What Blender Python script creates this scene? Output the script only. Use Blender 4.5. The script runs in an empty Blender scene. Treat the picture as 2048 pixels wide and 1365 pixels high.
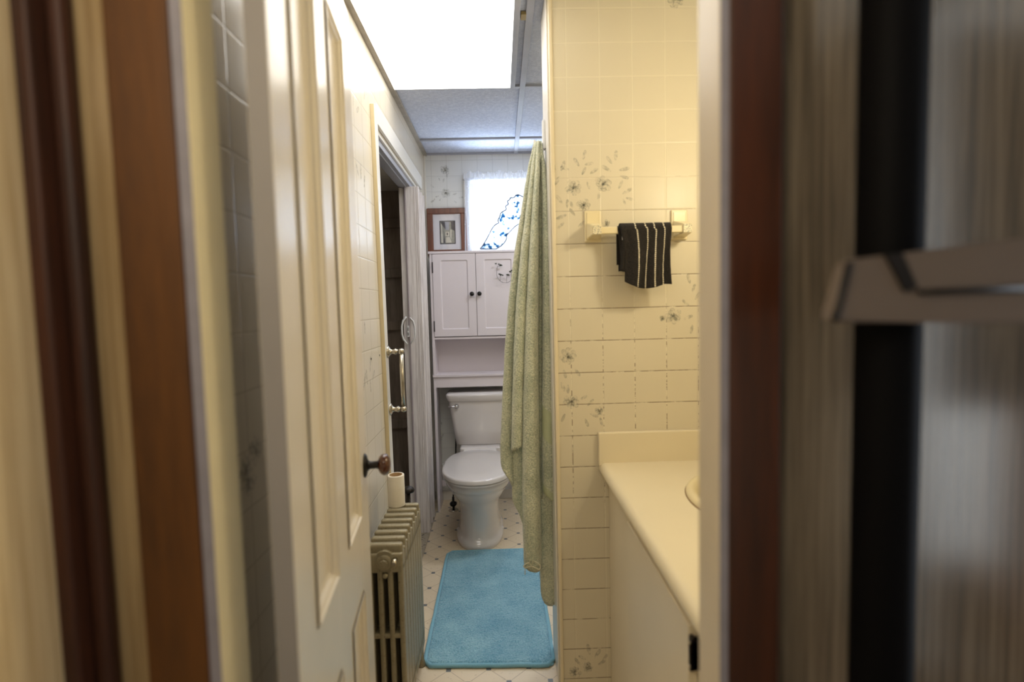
import bpy, bmesh, math, random
from mathutils import Vector, Matrix, noise

# ---------------------------------------------------------------- camera, light, exposure
scene = bpy.context.scene
COL = scene.collection
PI = math.pi
FPX = 1080.0
PITCH, YAW, ROLL = 0.0651, 0.0200, -0.0241
EYE = 1.34
cyw, syw = math.cos(YAW), math.sin(YAW)
cpt, spt = math.cos(PITCH), math.sin(PITCH)
FWD = Vector((syw * cpt, cyw * cpt, -spt))
R0 = Vector((cyw, -syw, 0)); U0 = R0.cross(FWD)
cr, sr = math.cos(ROLL), math.sin(ROLL)
RGT = cr * R0 + sr * U0
UPV = -sr * R0 + cr * U0
cam_d = bpy.data.cameras.new('camera'); cam = bpy.data.objects.new('camera', cam_d); COL.objects.link(cam)
cam.matrix_world = Matrix(((RGT.x, UPV.x, -FWD.x, 0), (RGT.y, UPV.y, -FWD.y, 0), (RGT.z, UPV.z, -FWD.z, EYE), (0, 0, 0, 1)))
cam_d.sensor_fit = 'HORIZONTAL'; cam_d.sensor_width = 36.0; cam_d.lens = 36.0 * FPX / 2048.0
cam_d.clip_start = 0.02; cam_d.clip_end = 60
cam_d.dof.use_dof = True; cam_d.dof.focus_distance = 2.5; cam_d.dof.aperture_fstop = 1.6
scene.camera = cam
scene.view_settings.view_transform = 'Standard'; scene.view_settings.look = 'None'
scene.view_settings.gamma = 1.0; scene.view_settings.exposure = 0.0
scene.view_settings.use_curve_mapping = False

world = bpy.data.worlds.new('sky'); scene.world = world; world.use_nodes = True
bg = world.node_tree.nodes['Background']; bg.inputs[0].default_value = (0.80, 0.90, 1.0, 1); bg.inputs[1].default_value = 0.95

def lamp(name, kind, loc, energy, color, size=0.1, size_y=None, target=None):
    d = bpy.data.lights.new(name, kind); d.energy = energy; d.color = color
    if kind == 'AREA':
        d.shape = 'RECTANGLE'; d.size = size; d.size_y = size_y or size
    else:
        d.shadow_soft_size = size
    o = bpy.data.objects.new(name, d); COL.objects.link(o); o.location = loc
    if target is not None:
        o.rotation_euler = (Vector(target) - Vector(loc)).to_track_quat('-Z', 'Y').to_euler()
    return o
DIFFUSER_STRENGTH = 4.3
lamp('daylight_from_sky', 'AREA', (0.06, 4.35, 3.0), 230, (0.76, 0.87, 1.0), 0.9, 0.7, (0.0, 3.1, 1.3))
lamp('daylight_from_ground', 'AREA', (0.06, 4.3, 1.15), 125, (0.68, 0.82, 1.0), 1.0, 0.5, (0.0, 3.2, 2.3))
lamp('vanity_bulb', 'POINT', (0.78, 1.18, 1.80), 8.8, (1.0, 0.88, 0.62), 0.045)
lamp('added_alcove_fill', 'AREA', (0.56, 2.75, 2.34), 9.5, (0.90, 0.94, 1.0), 0.3, 0.3, (0.3, 2.75, 0.0))  # added fill with no known fixture, brightens the back of the room
lamp('kitchen_lamp', 'POINT', (-0.26, -0.10, 1.85), 13.0, (1.0, 0.90, 0.72), 0.2)
lamp('added_hutch_fill', 'AREA', (1.65, 0.62, 1.2), 70, (0.80, 0.89, 1.0), 0.8, 1.5, (1.65, -1.5, 1.1))  # added light without a window, brightens the hutch for its reflection

# ---------------------------------------------------------------- helpers
def ray(px, py):
    return FWD + RGT * ((px - 1024) / FPX) - UPV * ((py - 682.5) / FPX)
def PY(px, py, Y):
    d = ray(px, py); t = Y / d.y; return Vector((d.x * t, Y, d.z * t + EYE))
def PX(px, py, X):
    d = ray(px, py); t = X / d.x; return Vector((X, d.y * t, d.z * t + EYE))
def PZ(px, py, Z):
    d = ray(px, py); t = (Z - EYE) / d.z; return Vector((d.x * t, d.y * t, Z))

def lin(c):
    return c / 12.92 if c <= 0.04045 else ((c + 0.055) / 1.055) ** 2.4
def C(r, g, b):
    return (lin(r / 255), lin(g / 255), lin(b / 255), 1)

class NT:
    """small node-tree builder"""
    def __init__(self, name):
        self.m = bpy.data.materials.new(name); self.m.use_nodes = True
        self.t = self.m.node_tree; self.b = self.t.nodes['Principled BSDF']; self.out = self.t.nodes['Material Output']
    def n(self, typ, **kw):
        nd = self.t.nodes.new(typ)
        for k, v in kw.items():
            setattr(nd, k, v)
        return nd
    def l(self, a, b):
        self.t.links.new(a, b)
    def val(self, sock, v):
        if hasattr(v, 'is_output') or isinstance(v, bpy.types.NodeSocket):
            self.l(v, sock)
        else:
            sock.default_value = v
    def math(self, op, a, b=0.0, c=None, clamp=False):
        nd = self.n('ShaderNodeMath', operation=op); nd.use_clamp = clamp
        self.val(nd.inputs[0], a); self.val(nd.inputs[1], b)
        if c is not None: self.val(nd.inputs[2], c)
        return nd.outputs[0]
    def mix(self, f, a, b):
        nd = self.n('ShaderNodeMix', data_type='RGBA'); self.val(nd.inputs[0], f)
        self.val(nd.inputs[6], a); self.val(nd.inputs[7], b); return nd.outputs[2]
    def coord(self, which='Object'):
        return self.n('ShaderNodeTexCoord').outputs[which]
    def pos(self):
        return self.n('ShaderNodeNewGeometry').outputs['Position']
    def sep(self, v):
        nd = self.n('ShaderNodeSeparateXYZ'); self.l(v, nd.inputs[0]); return nd.outputs
    def comb(self, x, y, z):
        nd = self.n('ShaderNodeCombineXYZ')
        for i, v in enumerate((x, y, z)): self.val(nd.inputs[i], v)
        return nd.outputs[0]
    def mapping(self, v, scale=(1, 1, 1), loc=(0, 0, 0), rot=(0, 0, 0)):
        nd = self.n('ShaderNodeMapping'); self.l(v, nd.inputs[0])
        nd.inputs['Scale'].default_value = scale; nd.inputs['Location'].default_value = loc; nd.inputs['Rotation'].default_value = rot
        return nd.outputs[0]
    def noise(self, v, scale, detail=3, rough=0.55):
        nd = self.n('ShaderNodeTexNoise'); self.l(v, nd.inputs['Vector']); nd.inputs['Scale'].default_value = scale
        nd.inputs['Detail'].default_value = detail; nd.inputs['Roughness'].default_value = rough; return nd.outputs['Fac']
    def vor(self, v, scale, feature='F1'):
        nd = self.n('ShaderNodeTexVoronoi', feature=feature); self.l(v, nd.inputs['Vector']); nd.inputs['Scale'].default_value = scale
        return nd.outputs['Distance']
    def step(self, x, lo, hi):
        nd = self.n('ShaderNodeMapRange', interpolation_type='SMOOTHSTEP'); self.val(nd.inputs[0], x)
        nd.inputs[1].default_value = lo; nd.inputs[2].default_value = hi; return nd.outputs[0]
    def bump(self, h, strength=0.3, dist=0.002):
        nd = self.n('ShaderNodeBump'); self.l(h, nd.inputs['Height']); nd.inputs['Strength'].default_value = strength
        nd.inputs['Distance'].default_value = dist; self.l(nd.outputs[0], self.b.inputs['Normal']); return nd
    def base(self, c): self.val(self.b.inputs['Base Color'], c)
    def set(self, **kw):
        for k, v in kw.items():
            self.val(self.b.inputs[k.replace('_', ' ')], v)

def plain(name, col, rough=0.45, metal=0.0, var=0.06, vscale=6.0, bump=None, coat=0.0, spec=0.5, ior=1.5):
    """painted / cast / moulded surface with slight tone variation"""
    t = NT(name); p = t.coord('Object')
    nz = t.noise(p, vscale, 4)
    dark = tuple(c * (1 - 2 * var) for c in col[:3]) + (1,); lite = tuple(min(1, c * (1 + 2 * var)) for c in col[:3]) + (1,)
    t.base(t.mix(nz, dark, lite))
    t.set(Roughness=rough, Metallic=metal, IOR=ior)
    t.b.inputs['Specular IOR Level'].default_value = spec
    t.b.inputs['Coat Weight'].default_value = coat; t.b.inputs['Coat Roughness'].default_value = 0.08
    if bump: t.bump(t.noise(p, bump[0], 3), bump[1], 0.002)
    return t.m

def tile_mat(name, axis, u0, v0, size, base, grout, dirt=0.0, gw=0.0016, rough=0.24, spec=0.3):
    """moulded tile-pattern wall panel: raised pillows, pale joints, brown dirt caught in the joints"""
    t = NT(name); x, y, z = t.sep(t.pos())
    u = x if axis == 'x' else y
    def dist(c, c0):
        f = t.math('FRACT', t.math('ADD', t.math('DIVIDE', t.math('SUBTRACT', c, c0), size), 100.0))
        return t.math('MULTIPLY', t.math('SUBTRACT', 0.5, t.math('ABSOLUTE', t.math('SUBTRACT', f, 0.5))), size)
    du, dv = dist(u, u0), dist(z, v0)
    d = t.math('MINIMUM', du, dv)
    joint = t.math('SUBTRACT', 1.0, t.step(d, gw * 0.5, gw * 1.5))
    nz = t.noise(t.pos(), 3.0, 5)
    b2 = tuple(c * 0.90 for c in base[:3]) + (1,)
    col = t.mix(nz, b2, base)
    col = t.mix(t.math('MULTIPLY', joint, 0.8), col, grout)
    if dirt > 0:
        # horizontal joints are dirtier than vertical ones
        nh = t.noise(t.comb(t.math('MULTIPLY', u, 1.0), t.math('MULTIPLY', z, 0.6), 0.0), 22.0, 4, 0.65)
        nv = t.noise(t.comb(t.math('MULTIPLY', u, 0.8), t.math('MULTIPLY', z, 1.0), 5.0), 55.0, 4, 0.7)
        lh = t.math('SUBTRACT', 1.0, t.step(dv, 0.0006, 0.0018))
        lv = t.math('SUBTRACT', 1.0, t.step(du, 0.0006, 0.0018))
        hz = t.math('MULTIPLY', t.step(z, 1.95, 1.35), 1.0)
        hz2 = t.math('MULTIPLY', t.step(z, 1.45, 1.15), t.step(z, 0.55, 0.80))
        mh = t.math('MULTIPLY', t.math('MULTIPLY', lh, t.step(nh, 0.30, 0.52)), hz)
        mv = t.math('MULTIPLY', t.math('MULTIPLY', lv, t.step(nv, 0.47, 0.58)), hz2)
        m = t.math('MULTIPLY', t.math('MAXIMUM', mh, mv), dirt)
        col = t.mix(m, col, C(92, 58, 24))
    t.base(col)
    t.set(Roughness=rough); t.b.inputs['Specular IOR Level'].default_value = spec
    h = t.math('ADD', t.step(d, 0.0, 0.004), t.math('MULTIPLY', t.noise(t.pos(), 14.0, 2), 0.35))
    t.bump(h, 0.35, 0.0016)
    return t.m

def wood(name, c1, c2, rough=0.35, axis='z', scale=1.0, coat=0.2, ring=26.0):
    t = NT(name); p = t.coord('Object')
    sc = {'z': (ring, ring, 1.1), 'x': (1.1, ring, ring), 'y': (ring, 1.1, ring)}[axis]
    a = t.noise(t.mapping(p, tuple(s * scale for s in sc)), 2.0, 6, 0.65)
    b = t.noise(t.mapping(p, tuple(s * scale * 4 for s in sc)), 3.0, 4, 0.6)
    f = t.math('ADD', t.math('MULTIPLY', a, 0.7), t.math('MULTIPLY', b, 0.3))
    t.base(t.mix(t.step(f, 0.32, 0.68), c1, c2)); t.set(Roughness=rough)
    t.b.inputs['Coat Weight'].default_value = coat; t.b.inputs['Coat Roughness'].default_value = 0.2
    t.bump(f, 0.12, 0.001)
    return t.m

# ---- bmesh shape builders
def box(bm, x0, x1, y0, y1, z0, z1, bev=0.0, mi=0, seg=2):
    r = bmesh.ops.create_cube(bm, size=1.0)
    vs = r['verts']
    for v in vs:
        v.co = Vector(((x0 + x1) / 2 + v.co.x * (x1 - x0), (y0 + y1) / 2 + v.co.y * (y1 - y0), (z0 + z1) / 2 + v.co.z * (z1 - z0)))
    fs = set(f for v in vs for f in v.link_faces)
    for f in fs: f.material_index = mi
    if bev > 0:
        es = set(e for v in vs for e in v.link_edges)
        r2 = bmesh.ops.bevel(bm, geom=list(es), offset=bev, segments=seg, profile=0.5, affect='EDGES')
        for f in r2['faces']: f.material_index = mi
    return vs

def frame_of(d):
    d = d.normalized(); up = Vector((0, 0, 1)) if abs(d.z) < 0.95 else Vector((1, 0, 0))
    a = d.cross(up).normalized(); return a, d.cross(a).normalized()

def tube(bm, pts, r, seg=10, caps=True, mi=0, closed=False, flat=1.0):
    pts = [Vector(p) for p in pts]; n = len(pts); rings = []
    for i, p in enumerate(pts):
        a = pts[i - 1] if (i > 0 or closed) else p; b = pts[(i + 1) % n] if (i < n - 1 or closed) else p
        u, v = frame_of(b - a)
        if i and rings:
            pu = rings[-1][1]; u = (pu - (b - a).normalized() * pu.dot((b - a).normalized())).normalized(); v = (b - a).normalized().cross(u)
        rr = r[i] if isinstance(r, (list, tuple)) else r
        rings.append(([bm.verts.new(p + (u * math.cos(2 * PI * k / seg) + v * math.sin(2 * PI * k / seg) * flat) * rr) for k in range(seg)], u))
    m = n if closed else n - 1
    for i in range(m):
        A, B = rings[i][0], rings[(i + 1) % n][0]
        for k in range(seg):
            f = bm.faces.new((A[k], A[(k + 1) % seg], B[(k + 1) % seg], B[k])); f.material_index = mi; f.smooth = True
    if caps and not closed:
        for R, s in ((rings[0][0], -1), (rings[-1][0], 1)):
            try:
                f = bm.faces.new(R if s > 0 else R[::-1]); f.material_index = mi
            except ValueError: pass

def lathe(bm, prof, origin, axis=(0, 0, 1), seg=32, mi=0, ex=1.0, ey=1.0, ref=None):
    """prof: (radius, height) pairs turned about the axis at origin"""
    o = Vector(origin); d = Vector(axis).normalized()
    u, v = frame_of(d)
    if ref is not None:
        u = Vector(ref); u = (u - d * u.dot(d)).normalized(); v = d.cross(u)
    rings = []
    for r, h in prof:
        if r < 1e-6: rings.append([bm.verts.new(o + d * h)])
        else: rings.append([bm.verts.new(o + d * h + (u * math.cos(2 * PI * k / seg) * ex + v * math.sin(2 * PI * k / seg) * ey) * r) for k in range(seg)])
    for A, B in zip(rings, rings[1:]):
        for k in range(seg):
            k2 = (k + 1) % seg
            if len(A) == 1 and len(B) == 1: continue
            if len(A) == 1: vs = (A[0], B[k2], B[k])
            elif len(B) == 1: vs = (A[k], A[k2], B[0])
            else: vs = (A[k], A[k2], B[k2], B[k])
            f = bm.faces.new(vs); f.smooth = True; f.material_index = mi
    return rings

def loft(bm, rings, cap0=True, cap1=True, mi=0, smooth=True):
    R = [[bm.verts.new(Vector(p)) for p in r] for r in rings]; n = len(R[0])
    for A, B in zip(R, R[1:]):
        for k in range(n):
            f = bm.faces.new((A[k], A[(k + 1) % n], B[(k + 1) % n], B[k])); f.smooth = smooth; f.material_index = mi
    if cap0: f = bm.faces.new(R[0][::-1]); f.material_index = mi
    if cap1: f = bm.faces.new(R[-1]); f.material_index = mi

def poly_prism(bm, pts, thick_vec, mi=0):
    a = [bm.verts.new(Vector(p)) for p in pts]; b = [bm.verts.new(Vector(p) + Vector(thick_vec)) for p in pts]; n = len(pts)
    bm.faces.new(a).material_index = mi; bm.faces.new(b[::-1]).material_index = mi
    for k in range(n):
        bm.faces.new((a[k], b[k], b[(k + 1) % n], a[(k + 1) % n])).material_index = mi

def flat_poly(bm, pts, mi=0):
    f = bm.faces.new([bm.verts.new(Vector(p)) for p in pts]); f.material_index = mi; return f

def world_of(o):
    if o.parent is None: return o.matrix_basis.copy()
    return world_of(o.parent) @ o.matrix_parent_inverse @ o.matrix_basis
def obj(name, bm, mat, parent=None, smooth=False, local=False, recalc=True, auto=None):
    if recalc: bmesh.ops.recalc_face_normals(bm, faces=bm.faces[:])
    me = bpy.data.meshes.new(name)
    if smooth:
        for f in bm.faces: f.smooth = True
    bm.to_mesh(me); bm.free()
    for m in (mat if isinstance(mat, (list, tuple)) else [mat]): me.materials.append(m)
    if auto is not None:
        try: me.set_sharp_from_angle(angle=math.radians(auto))
        except Exception: pass
    o = bpy.data.objects.new(name, me); COL.objects.link(o)
    if parent is not None:
        o.parent = parent
        if not local: o.matrix_parent_inverse = world_of(parent).inverted()
    return o

def tag(o, label, cat, group=None):
    o['label'] = label; o['category'] = cat
    if group: o['group'] = group
    return o
def thing(name, loc, label, cat, group=None, rotz=0.0):
    o = bpy.data.objects.new(name, None); COL.objects.link(o); o.location = loc; o.rotation_euler = (0, 0, rotz)
    o.empty_display_size = 0.05
    return tag(o, label, cat, group)
def struct(name, bm, mat, label=None, parent=None, **kw):
    o = obj(name, bm, mat, parent, **kw)
    if parent is None: o['kind'] = 'structure'
    if label: o['label'] = label
    return o
B = bmesh.new

def chaikin(pts, it=2, closed=False):
    pts = [Vector(p) for p in pts]
    for _ in range(it):
        q = []
        n = len(pts)
        for i in range(n if closed else n - 1):
            a, b = pts[i], pts[(i + 1) % n]
            q += [a * 0.75 + b * 0.25, a * 0.25 + b * 0.75]
        if not closed: q = [pts[0]] + q + [pts[-1]]
        pts = q
    return pts

def interp(tab, x):
    if x <= tab[0][0]: return tab[0][1]
    for (a, va), (b, vb) in zip(tab, tab[1:]):
        if x <= b:
            t = (x - a) / (b - a); t = t * t * (3 - 2 * t) if False else t
            return va + (vb - va) * t
    return tab[-1][1]

# ---------------------------------------------------------------- key dimensions (metres)
XL, XR = -0.489, 0.90          # bathroom side walls
YP, YB = 1.81, 3.70            # partition face, back wall
ZC = 2.357                     # ceiling
YW = 0.66                      # kitchen face of the doorway wall
JL, JR, JY0, JY1 = -0.352, 0.262, 0.640, 0.712   # jamb faces and their depth

# ---------------------------------------------------------------- materials
CREAM = C(222, 210, 186)
M = {}
M['tile_part'] = tile_mat('tile_panel_partition', 'x', 0.2345, 2.2965, 0.108, C(222, 212, 187), C(228, 219, 194), dirt=0.85, rough=0.33, spec=0.25)
M['tile_back'] = tile_mat('tile_panel_back', 'x', -0.2355, 2.2205, 0.1030, C(230, 230, 228), C(190, 190, 188), gw=0.0010)
M['tile_left'] = tile_mat('tile_panel_left', 'y', 2.150, 2.085, 0.112, C(220, 211, 194), C(190, 180, 160), gw=0.0016)
M['tile_plain'] = tile_mat('tile_panel_plain', 'y', 2.150, 2.085, 0.112, C(222, 211, 186), C(226, 220, 206), gw=0.0014)
M['white_paint'] = plain('white_gloss_paint', C(226, 222, 214), 0.30, var=0.03, vscale=9)
M['cream_paint'] = plain('aged_cream_paint', C(226, 211, 178), 0.34, var=0.05, vscale=8, bump=(40, 0.08))
M['door_paint'] = plain('door_cream_paint', C(228, 219, 202), 0.25, var=0.03, vscale=5, bump=(16, 0.04))
M['trim_yellow'] = plain('yellowed_trim_paint', C(212, 196, 158), 0.42, var=0.06, vscale=12)
M['lav_daylit'] = plain('daylight_tinted_edge', C(140, 136, 146), 0.5, var=0.12, vscale=30)  # jamb edges: cool kitchen daylight put into the colour
M['cab_white'] = plain('white_cabinet_lacquer', C(222, 214, 220), 0.36, var=0.02)
M['porcelain'] = plain('white_porcelain', C(218, 213, 212), 0.10, var=0.01, coat=0.6)
M['chrome'] = plain('polished_chrome', C(200, 200, 204), 0.12, metal=1.0, var=0.02)
M['nickel'] = plain('brushed_nickel', C(196, 188, 172), 0.24, metal=1.0, var=0.04)
M['black_metal'] = plain('dark_bronze_metal', C(52, 50, 50), 0.32, metal=0.8, var=0.05)
M['rust_black'] = plain('blackened_iron', C(34, 29, 27), 0.45, metal=0.5, var=0.2, vscale=40)
M['knob_brown'] = plain('brown_glazed_china', C(78, 36, 17), 0.10, var=0.25, vscale=22, coat=0.9)
M['vinyl_counter'] = plain('cream_laminate', C(226, 214, 184), 0.30, var=0.02, vscale=4)
M['vanity_paint'] = plain('vanity_cream_paint', C(220, 209, 186), 0.38, var=0.03, vscale=4)
M['plastic_cream'] = plain('cream_plastic', C(226, 212, 172), 0.28, var=0.02)
M['wood_left'] = wood('orange_brown_varnished_wood', C(70, 38, 5), C(98, 57, 10), 0.55, ring=9, coat=0.0)
M['wood_right'] = wood('red_brown_varnished_wood', C(48, 23, 9), C(76, 37, 15), 0.40, ring=20)
M['wood_dark'] = wood('dark_brown_moulding', C(46, 22, 8), C(78, 38, 16), 0.6, coat=0.0, ring=20)
M['frame_wood'] = wood('reddish_frame_wood', C(86, 48, 34), C(124, 74, 54), 0.35, ring=30)
M['closet_dark'] = wood('dark_closet_boards', C(120, 108, 96), C(158, 144, 130), 0.7, ring=10, coat=0)
M['black_plastic'] = plain('black_satin_plastic', C(8, 8, 11), 0.6, var=0.1, spec=0.06)
M['dark_glass'] = plain('dark_cupboard_glass', C(26, 25, 26), 0.15, var=0.05)
M['grey_plastic'] = plain('grey_brown_plastic', C(98, 86, 78), 0.5, var=0.05)
M['white_plastic'] = plain('white_plastic', C(226, 226, 226), 0.35, var=0.02)
M['paper'] = plain('white_tissue_paper', C(232, 224, 208), 0.9, var=0.03, vscale=40, bump=(120, 0.2))
M['card'] = plain('brown_cardboard', C(150, 118, 78), 0.9, var=0.06, vscale=40)
M['mat_board'] = plain('white_mat_board', C(222, 220, 226), 0.8, var=0.01)
M['leaf'] = plain('dark_green_leaf', C(48, 54, 40), 0.5, var=0.2, vscale=40)
M['grid_white'] = plain('ceiling_grid_enamel', C(166, 168, 178), 0.5, var=0.08, vscale=10)
M['grid_worn'] = plain('worn_wall_angle', C(158, 150, 138), 0.5, var=0.16, vscale=20)
M['print_dark'] = plain('print_dark_ink', C(70, 68, 76), 0.7, var=0.2, vscale=60)
M['print_mid'] = plain('print_grey_wash', C(150, 150, 140), 0.7, var=0.25, vscale=70)
M['print_light'] = plain('print_pale_wash', C(206, 202, 190), 0.7, var=0.1, vscale=50)
M['print_sky'] = plain('print_blue_grey_sky', C(160, 162, 176), 0.7, var=0.06, vscale=50)
M['caulk'] = plain('brown_grime', C(128, 96, 52), 0.8, var=0.2, vscale=60)

def m_floral(name, col, alpha):
    t = NT(name); t.base(col); t.set(Roughness=0.3)
    tr = t.n('ShaderNodeBsdfTransparent'); mx = t.n('ShaderNodeMixShader')
    nz = t.noise(t.pos(), 90.0, 3)
    t.l(t.math('MULTIPLY', t.step(nz, 0.3, 0.7), alpha, clamp=True), mx.inputs[0])
    t.l(tr.outputs[0], mx.inputs[1]); t.l(t.b.outputs[0], mx.inputs[2]); t.l(mx.outputs[0], t.out.inputs[0])
    return t.m
M['floral_fill'] = m_floral('faded_floral_print', C(166, 168, 156), 0.20)
M['floral_line'] = m_floral('floral_print_outline', C(142, 146, 138), 0.36)

def m_panel(name, c1, c2, ior=1.9):
    t = NT(name); x, y, z = t.sep(t.pos())
    v = t.comb(t.math('MULTIPLY', x, 60.0), t.math('MULTIPLY', y, 60.0), t.math('MULTIPLY', z, 1.6))
    a = t.noise(v, 2.0, 6, 0.65)
    t.base(t.mix(t.step(a, 0.3, 0.7), c1, c2)); t.set(Roughness=0.16, IOR=ior)
    t.bump(a, 0.05, 0.0006)
    return t.m
M['panel'] = m_panel('glossy_shaded_woodgrain_panel', C(84, 75, 63), C(124, 111, 94))  # same pale panelling, colour darkened to stand for weaker light at the right
M['panel_half_shade'] = m_panel('half_shaded_woodgrain_panel', C(140, 116, 82), C(172, 148, 110), 1.5)  # same panelling again, partial shade put into its colour
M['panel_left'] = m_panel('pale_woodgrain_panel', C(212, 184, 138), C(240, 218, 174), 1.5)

# floor: cream sheet vinyl, octagons with small grey squares
def m_floor():
    t = NT('octagon_sheet_vinyl'); x, y, z = t.sep(t.pos())
    s = 0.1484
    u = t.math('DIVIDE', t.math('SUBTRACT', x, -0.3739), s); v = t.math('DIVIDE', t.math('SUBTRACT', y, 3.5510), s)
    def cell(off):
        fu = t.math('SUBTRACT', t.math('FRACT', t.math('ADD', u, 100.5 + off)), 0.5)
        fv = t.math('SUBTRACT', t.math('FRACT', t.math('ADD', v, 100.5 + off)), 0.5)
        return t.math('ABSOLUTE', fu), t.math('ABSOLUTE', fv)
    a0, b0 = cell(0.0); a1, b1 = cell(0.5)
    cheb = t.math('MINIMUM', t.math('MAXIMUM', a0, b0), t.math('MAXIMUM', a1, b1))
    sq = t.math('SUBTRACT', 1.0, t.step(cheb, 0.058, 0.064))
    ring = t.math('MULTIPLY', t.step(cheb, 0.070, 0.074), t.math('SUBTRACT', 1.0, t.step(cheb, 0.076, 0.080)))
    # thin lines along the diagonals joining the squares
    def dline(sgn):
        q = t.math('ADD', u, v) if sgn > 0 else t.math('SUBTRACT', u, v)
        f = t.math('ABSOLUTE', t.math('SUBTRACT', t.math('FRACT', t.math('ADD', q, 100.5)), 0.5))
        return f
    dl = t.math('MINIMUM', dline(1), dline(-1))
    line = t.math('MULTIPLY', t.math('SUBTRACT', 1.0, t.step(dl, 0.008, 0.016)), t.step(cheb, 0.075, 0.08))
    nz = t.noise(t.pos(), 5.0, 6, 0.6); n2 = t.noise(t.pos(), 60.0, 3)
    base = t.mix(nz, C(212, 194, 166), C(228, 212, 186))
    base = t.mix(t.math('MULTIPLY', t.step(n2, 0.60, 0.72), 0.35), base, C(150, 122, 92))
    col = t.mix(t.math('MULTIPLY', t.math('MAXIMUM', line, t.math('MULTIPLY', ring, 0.4)), 0.55), base, C(140, 118, 96))
    col = t.mix(sq, col, C(112, 114, 116))
    t.base(col); t.set(Roughness=0.38); t.bump(n2, 0.08, 0.001)
    return t.m
M['floor'] = m_floor()

def m_ceiling():
    t = NT('acoustic_ceiling_tile'); p = t.pos()
    n1 = t.noise(p, 55.0, 5, 0.7); v = t.vor(p, 85.0)
    pit = t.math('MULTIPLY', t.math('SUBTRACT', 1.0, t.step(v, 0.12, 0.3)), t.step(n1, 0.5, 0.62))
    col = t.mix(t.step(n1, 0.35, 0.7), C(190, 197, 216), C(212, 218, 234))
    t.base(t.mix(t.math('MULTIPLY', pit, 0.75), col, C(110, 108, 112))); t.set(Roughness=0.95)
    t.bump(t.math('SUBTRACT', n1, pit), 0.6, 0.003)
    return t.m
M['ceiling'] = m_ceiling()

def m_emit(name, col, strength):
    t = NT(name); t.base(col); t.b.inputs['Emission Color'].default_value = col; t.b.inputs['Emission Strength'].default_value = strength
    t.set(Roughness=0.4)
    return t.m
M['diffuser'] = m_emit('lit_acrylic_diffuser', (1.0, 0.975, 0.93, 1), DIFFUSER_STRENGTH)

def m_terry(name, c1, c2, scale=420.0, strength=0.9, dist=0.004, sheen=0.5):
    t = NT(name); p = t.coord('Object')
    n1 = t.noise(p, scale, 2, 0.6); n0 = t.noise(p, 9.0, 3)
    f = t.math('ADD', t.math('MULTIPLY', n1, 0.65), t.math('MULTIPLY', n0, 0.35))
    t.base(t.mix(t.step(f, 0.3, 0.7), c1, c2)); t.set(Roughness=0.95)
    t.b.inputs['Sheen Weight'].default_value = sheen; t.b.inputs['Sheen Roughness'].default_value = 0.5
    t.bump(n1, strength, dist)
    return t.m
M['towel'] = m_terry('sage_terry', C(160, 170, 146), C(230, 230, 204), 190.0, 1.0, 0.006)
M['towel_band'] = m_terry('sage_woven_band', C(176, 184, 148), C(200, 206, 170), 900.0, 0.3, 0.001, 0.1)
M['rug'] = m_terry('blue_pile', C(88, 148, 178), C(152, 198, 214), 170.0, 1.0, 0.006, 0.3)
M['rug_edge'] = m_terry('blue_binding', C(112, 168, 192), C(136, 186, 206), 500.0, 0.5, 0.002, 0.2)
M['string'] = m_terry('pale_cotton_cord', C(190, 186, 160), C(214, 210, 186), 900.0, 0.3, 0.001, 0.1)

def m_handtowel():
    t = NT('black_terry_with_white_stitch_lines')
    uvn = t.n('ShaderNodeUVMap'); x, y, z = t.sep(uvn.outputs[0])      # u across, v along, in metres
    p = t.coord('Object'); n1 = t.noise(p, 330.0, 2, 0.6)
    base = t.mix(t.step(n1, 0.35, 0.7), C(12, 9, 7), C(38, 30, 24))
    m = None
    for c in (0.046, 0.078, 0.106, 0.136):
        d = t.math('ABSOLUTE', t.math('SUBTRACT', x, c))
        s = t.math('SUBTRACT', 1.0, t.step(d, 0.0016, 0.0024))
        m = s if m is None else t.math('MAXIMUM', m, s)
    dots = t.step(t.math('FRACT', t.math('MULTIPLY', y, 165.0)), 0.22, 0.34)
    m = t.math('MULTIPLY', m, dots)
    t.base(t.mix(m, base, C(232, 222, 196))); t.set(Roughness=0.95)
    t.b.inputs['Sheen Weight'].default_value = 0.05
    t.bump(t.math('ADD', n1, m), 0.9, 0.003)
    return t.m
M['handtowel'] = m_handtowel()

def m_radiator():
    t = NT('grimy_silver_radiator_paint'); p = t.pos()
    n1 = t.noise(p, 30.0, 6, 0.7); n2 = t.noise(p, 130.0, 4, 0.7)
    col = t.mix(n1, C(134, 125, 100), C(168, 159, 134))
    col = t.mix(t.math('MULTIPLY', t.step(n2, 0.56, 0.68), 0.7), col, C(96, 74, 46))
    t.base(col); t.set(Roughness=0.42, Metallic=0.30); t.bump(n2, 0.3, 0.001)
    return t.m
M['radiator'] = m_radiator()

def m_accordion():
    t = NT('whitewashed_woodgrain_vinyl'); p = t.pos()
    a = t.noise(t.mapping(p, (70, 70, 2.2)), 2.0, 6, 0.65)
    t.base(t.mix(t.step(a, 0.32, 0.62), C(200, 192, 191), C(232, 226, 226))); t.set(Roughness=0.45); t.bump(a, 0.15, 0.001)
    return t.m
M['accordion'] = m_accordion()
M['accordion_side'] = plain('mauve_vinyl_edge', C(164, 152, 158), 0.45, var=0.04)

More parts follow.
